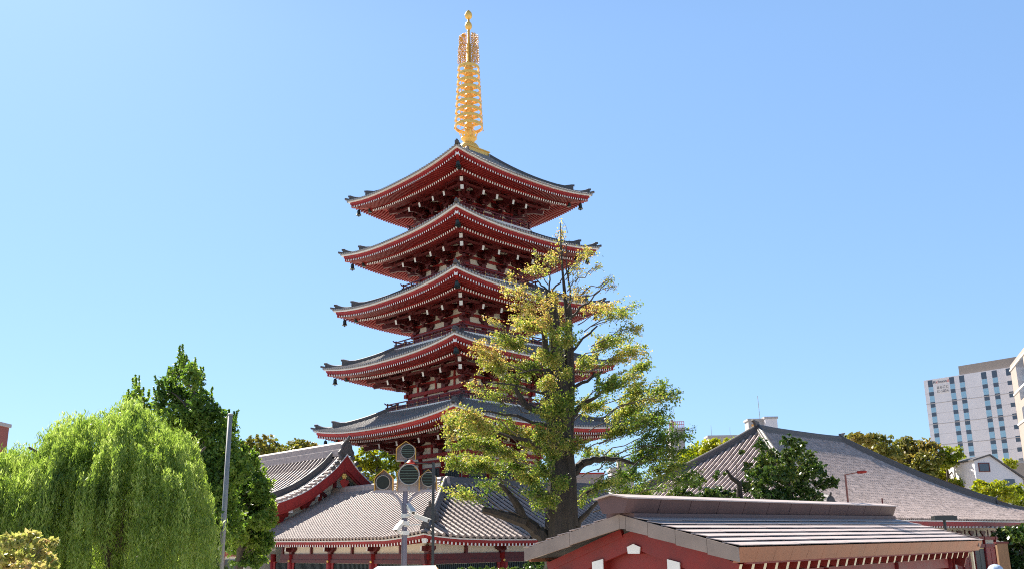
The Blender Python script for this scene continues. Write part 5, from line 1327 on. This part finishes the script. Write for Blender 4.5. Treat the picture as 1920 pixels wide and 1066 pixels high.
tree('broadleaf_tree', 'bushy dark green tree reaching over the low hall roof at the left', 'tree', 46, 455,
     [(470, 862, 18, 18), (478, 890, 24, 24), (455, 900, 34, 30, 1.2), (490, 920, 24, 22), (505, 950, 16, 16, .9), (470, 945, 40, 30, 1.2), (492, 975, 26, 18, 1.1), (455, 985, 44, 30, 1.2), (485, 1005, 28, 16, 1.2), (445, 1025, 30, 14, 1.1), (478, 1030, 30, 12, 1.2), (430, 960, 30, 36, 1.2), (470, 915, 34, 26, 1.2), (490, 1018, 24, 18, 1.2), (465, 1050, 34, 14, 1.1), (435, 1000, 34, 26, 1.2)], .085, M['leaf_dark'], dens=.9, trunk_r=.2, spread=1.8, shoots=(5, 3))
tree('broadleaf_tree', 'slim green tree top showing over the willow crown', 'tree', 44, 252, [(256, 735, 8, 18), (246, 752, 14, 16), (268, 755, 12, 16), (255, 780, 26, 24), (290, 770, 16, 24)], .085, M['leaf_dark'], dens=.6, trunk_r=.12, shoots=(4, 5))
tree('shade_backdrop', 'dark evergreen foliage added as shade behind the hanging willow strands', 'shade_backdrop', 35, 230, [(x_, y_, 42, 24, 1.1) for x_ in range(-20, 420, 44) for y_ in (985, 1025, 1062)], .10, M['leaf_gloss'], dens=.55, trunk_r=.1, spread=.8)  # added backdrop: darkens the gaps between the strands like inner shade
tree('garden_shrub', 'yellow and orange leaved shrub in the bottom left corner', 'shrub', 17, 40,
     [(20, 1015, 26, 16), (60, 1008, 30, 14), (90, 1018, 18, 14), (30, 1040, 34, 18), (75, 1042, 32, 18), (5, 1060, 26, 20), (50, 1068, 40, 16), (95, 1062, 16, 14)], .055, M['leaf_shrub'], dens=.8, trunk_r=.05, spread=.5)
GRP = 'trees behind the halls'
tree('autumn_tree', 'olive and orange tree behind the ridge of the gabled hall at far left', 'tree', 104, 500, [(485, 822, 26, 10, .7), (470, 838, 24, 12), (505, 838, 30, 14), (480, 855, 40, 12, 1.1), (520, 850, 26, 14)], .20, M['leaf_olive'], dens=.7, trunk_r=.3, spread=2)
tree('autumn_tree', 'rounded orange-brown tree left of the pagoda bell', 'tree', 106, 562, [(560, 832, 22, 10), (580, 838, 20, 10, .9), (550, 845, 22, 12), (565, 855, 40, 12, 1.2)], .20, M['leaf_olive'], dens=.75, trunk_r=.3, spread=2)
tree('green_tree', 'yellow-green tree between the red gable and the pagoda', 'tree', 94, 705, [(690, 848, 22, 12), (720, 845, 24, 12), (745, 855, 20, 16), (680, 870, 24, 16), (710, 872, 30, 18, 1.2), (740, 885, 24, 18), (700, 898, 36, 14), (665, 862, 12, 12)], .17, M['leaf_yellow'], dens=.62, trunk_r=.25, spread=2)
tree('green_tree', 'bright yellow-green tree behind the left hip of the great hall', 'tree', 112, 1330, [(1345, 832, 30, 10), (1320, 842, 36, 14), (1300, 858, 34, 16), (1340, 852, 40, 14, 1.2), (1285, 880, 30, 14), (1320, 872, 36, 14), (1375, 828, 20, 8), (1265, 895, 24, 10)], .21, M['leaf_yellow'], dens=.8, trunk_r=.3, spread=2.5)
for lb, bx, bl_, mt in (
    ('olive tree touching the right end of the great hall ridge', 1620, [(1615, 822, 26, 10), (1645, 825, 30, 12), (1600, 818, 16, 6), (1635, 845, 40, 16, 1.2), (1670, 850, 30, 16)], 'leaf_olive'),
    ('orange-brown tree in the middle of the row behind the great hall hip', 1715, [(1700, 832, 30, 12), (1735, 838, 30, 14), (1700, 855, 36, 18, 1.2), (1740, 862, 28, 18, 1.1), (1715, 885, 40, 18, 1.2), (1755, 890, 26, 14)], 'leaf_olive'),
    ('yellow-green tree in front of the hotel windows', 1785, [(1785, 848, 24, 12), (1770, 865, 26, 14), (1800, 872, 24, 16), (1780, 890, 36, 18, 1.2), (1815, 895, 14, 14), (1800, 910, 30, 14, 1.1)], 'leaf_yellow')):
    tree('autumn_tree', lb, 'tree', 118, bx, bl_, .23, M[mt], dens=.85, trunk_r=.35, group=GRP, spread=3)
tree('garden_shrub', 'yellow-green bushes under the small gabled house', 'shrub', 100, 1870, [(1840, 912, 24, 12), (1870, 915, 30, 14), (1905, 920, 26, 14), (1870, 930, 40, 12), (1910, 938, 24, 12), (1945, 930, 26, 14)], .17, M['leaf_yellow'], dens=.8, trunk_r=.1, spread=2, group=GRP)
tree('roof_garden_tree', 'little green tree on the terrace below the hotel corner', 'tree', 140, 1893, [(1890, 862, 9, 7), (1900, 866, 8, 5), (1897, 872, 12, 5)], .2, M['leaf_yellow'], dens=.9, trunk_r=.1)
tree('shade_tree', 'dark shaded tree below the eave at the right edge', 'tree', 78, 1905, [(1890, 1000, 24, 14, 1.2), (1920, 1000, 30, 18, 1.2), (1905, 1030, 30, 16, .8), (1930, 1040, 30, 24), (1912, 1055, 30, 14, 1.6), (1892, 1048, 16, 10, 1.8), (1955, 1010, 30, 30)], .16, M['leaf_gloss'], dens=.9, trunk_r=.25, spread=2)
tree('evergreen_tree', 'round glossy dark evergreen in front of the great hall', 'tree', 40, 1483,
     [(1428, 835, 12, 14, .9), (1480, 826, 16, 12, .8), (1498, 832, 16, 12, .8), (1440, 860, 26, 18), (1480, 858, 30, 18), (1515, 860, 22, 16), (1420, 890, 22, 18), (1460, 890, 34, 20, 1.1), (1505, 888, 32, 18), (1535, 880, 16, 14), (1545, 905, 20, 12), (1562, 905, 10, 12, .9), (1500, 920, 36, 16, .9), (1450, 925, 34, 16, .8), (1530, 932, 20, 10, .8), (1475, 945, 60, 12, .9), (1425, 920, 16, 20, .8)], .075, M['leaf_gloss'], dens=.8, trunk_r=.14, spread=.9)
tree('pine_tree', 'low dark tree with a bare crooked trunk left of the grey post', 'tree', 44, 1386,
     [(1300, 905, 24, 12, .7), (1335, 925, 34, 12, .9), (1370, 928, 26, 12, .8), (1310, 935, 40, 10, 1), (1400, 875, 12, 12, .7), (1405, 910, 14, 18, .9), (1350, 890, 14, 8, .5), (1380, 940, 40, 8), (1270, 925, 20, 14, .8), (1390, 850, 8, 8, .4)], .085, M['leaf_gloss'], dens=.7, trunk_r=.05, spread=.8)
kb = MB(); kb.tube([atY(1388, 950, 43.6), atY(1387, 930, 43.6), atY(1386, 905, 43.6), atY(1372, 895, 43.6), atY(1362, 880, 43.6)], [.17, .15, .13, .1, .06], 10); kb.build('crooked_trunk', M['bark'], bpy.data.objects['pine_tree'])
tree('garden_shrub', 'glossy shrub with pale glints below the left eave of the pavilion', 'shrub', 30, 1005, [(992, 1056, 12, 7), (1010, 1058, 14, 8), (1000, 1068, 22, 10), (875, 1068, 18, 6), (920, 1070, 30, 6), (960, 1072, 30, 8)], .05, M['leaf_gloss'], dens=.7, trunk_r=.04, spread=.3)

print('LEAVES', NLEAF, len(WPts), len(GP_))
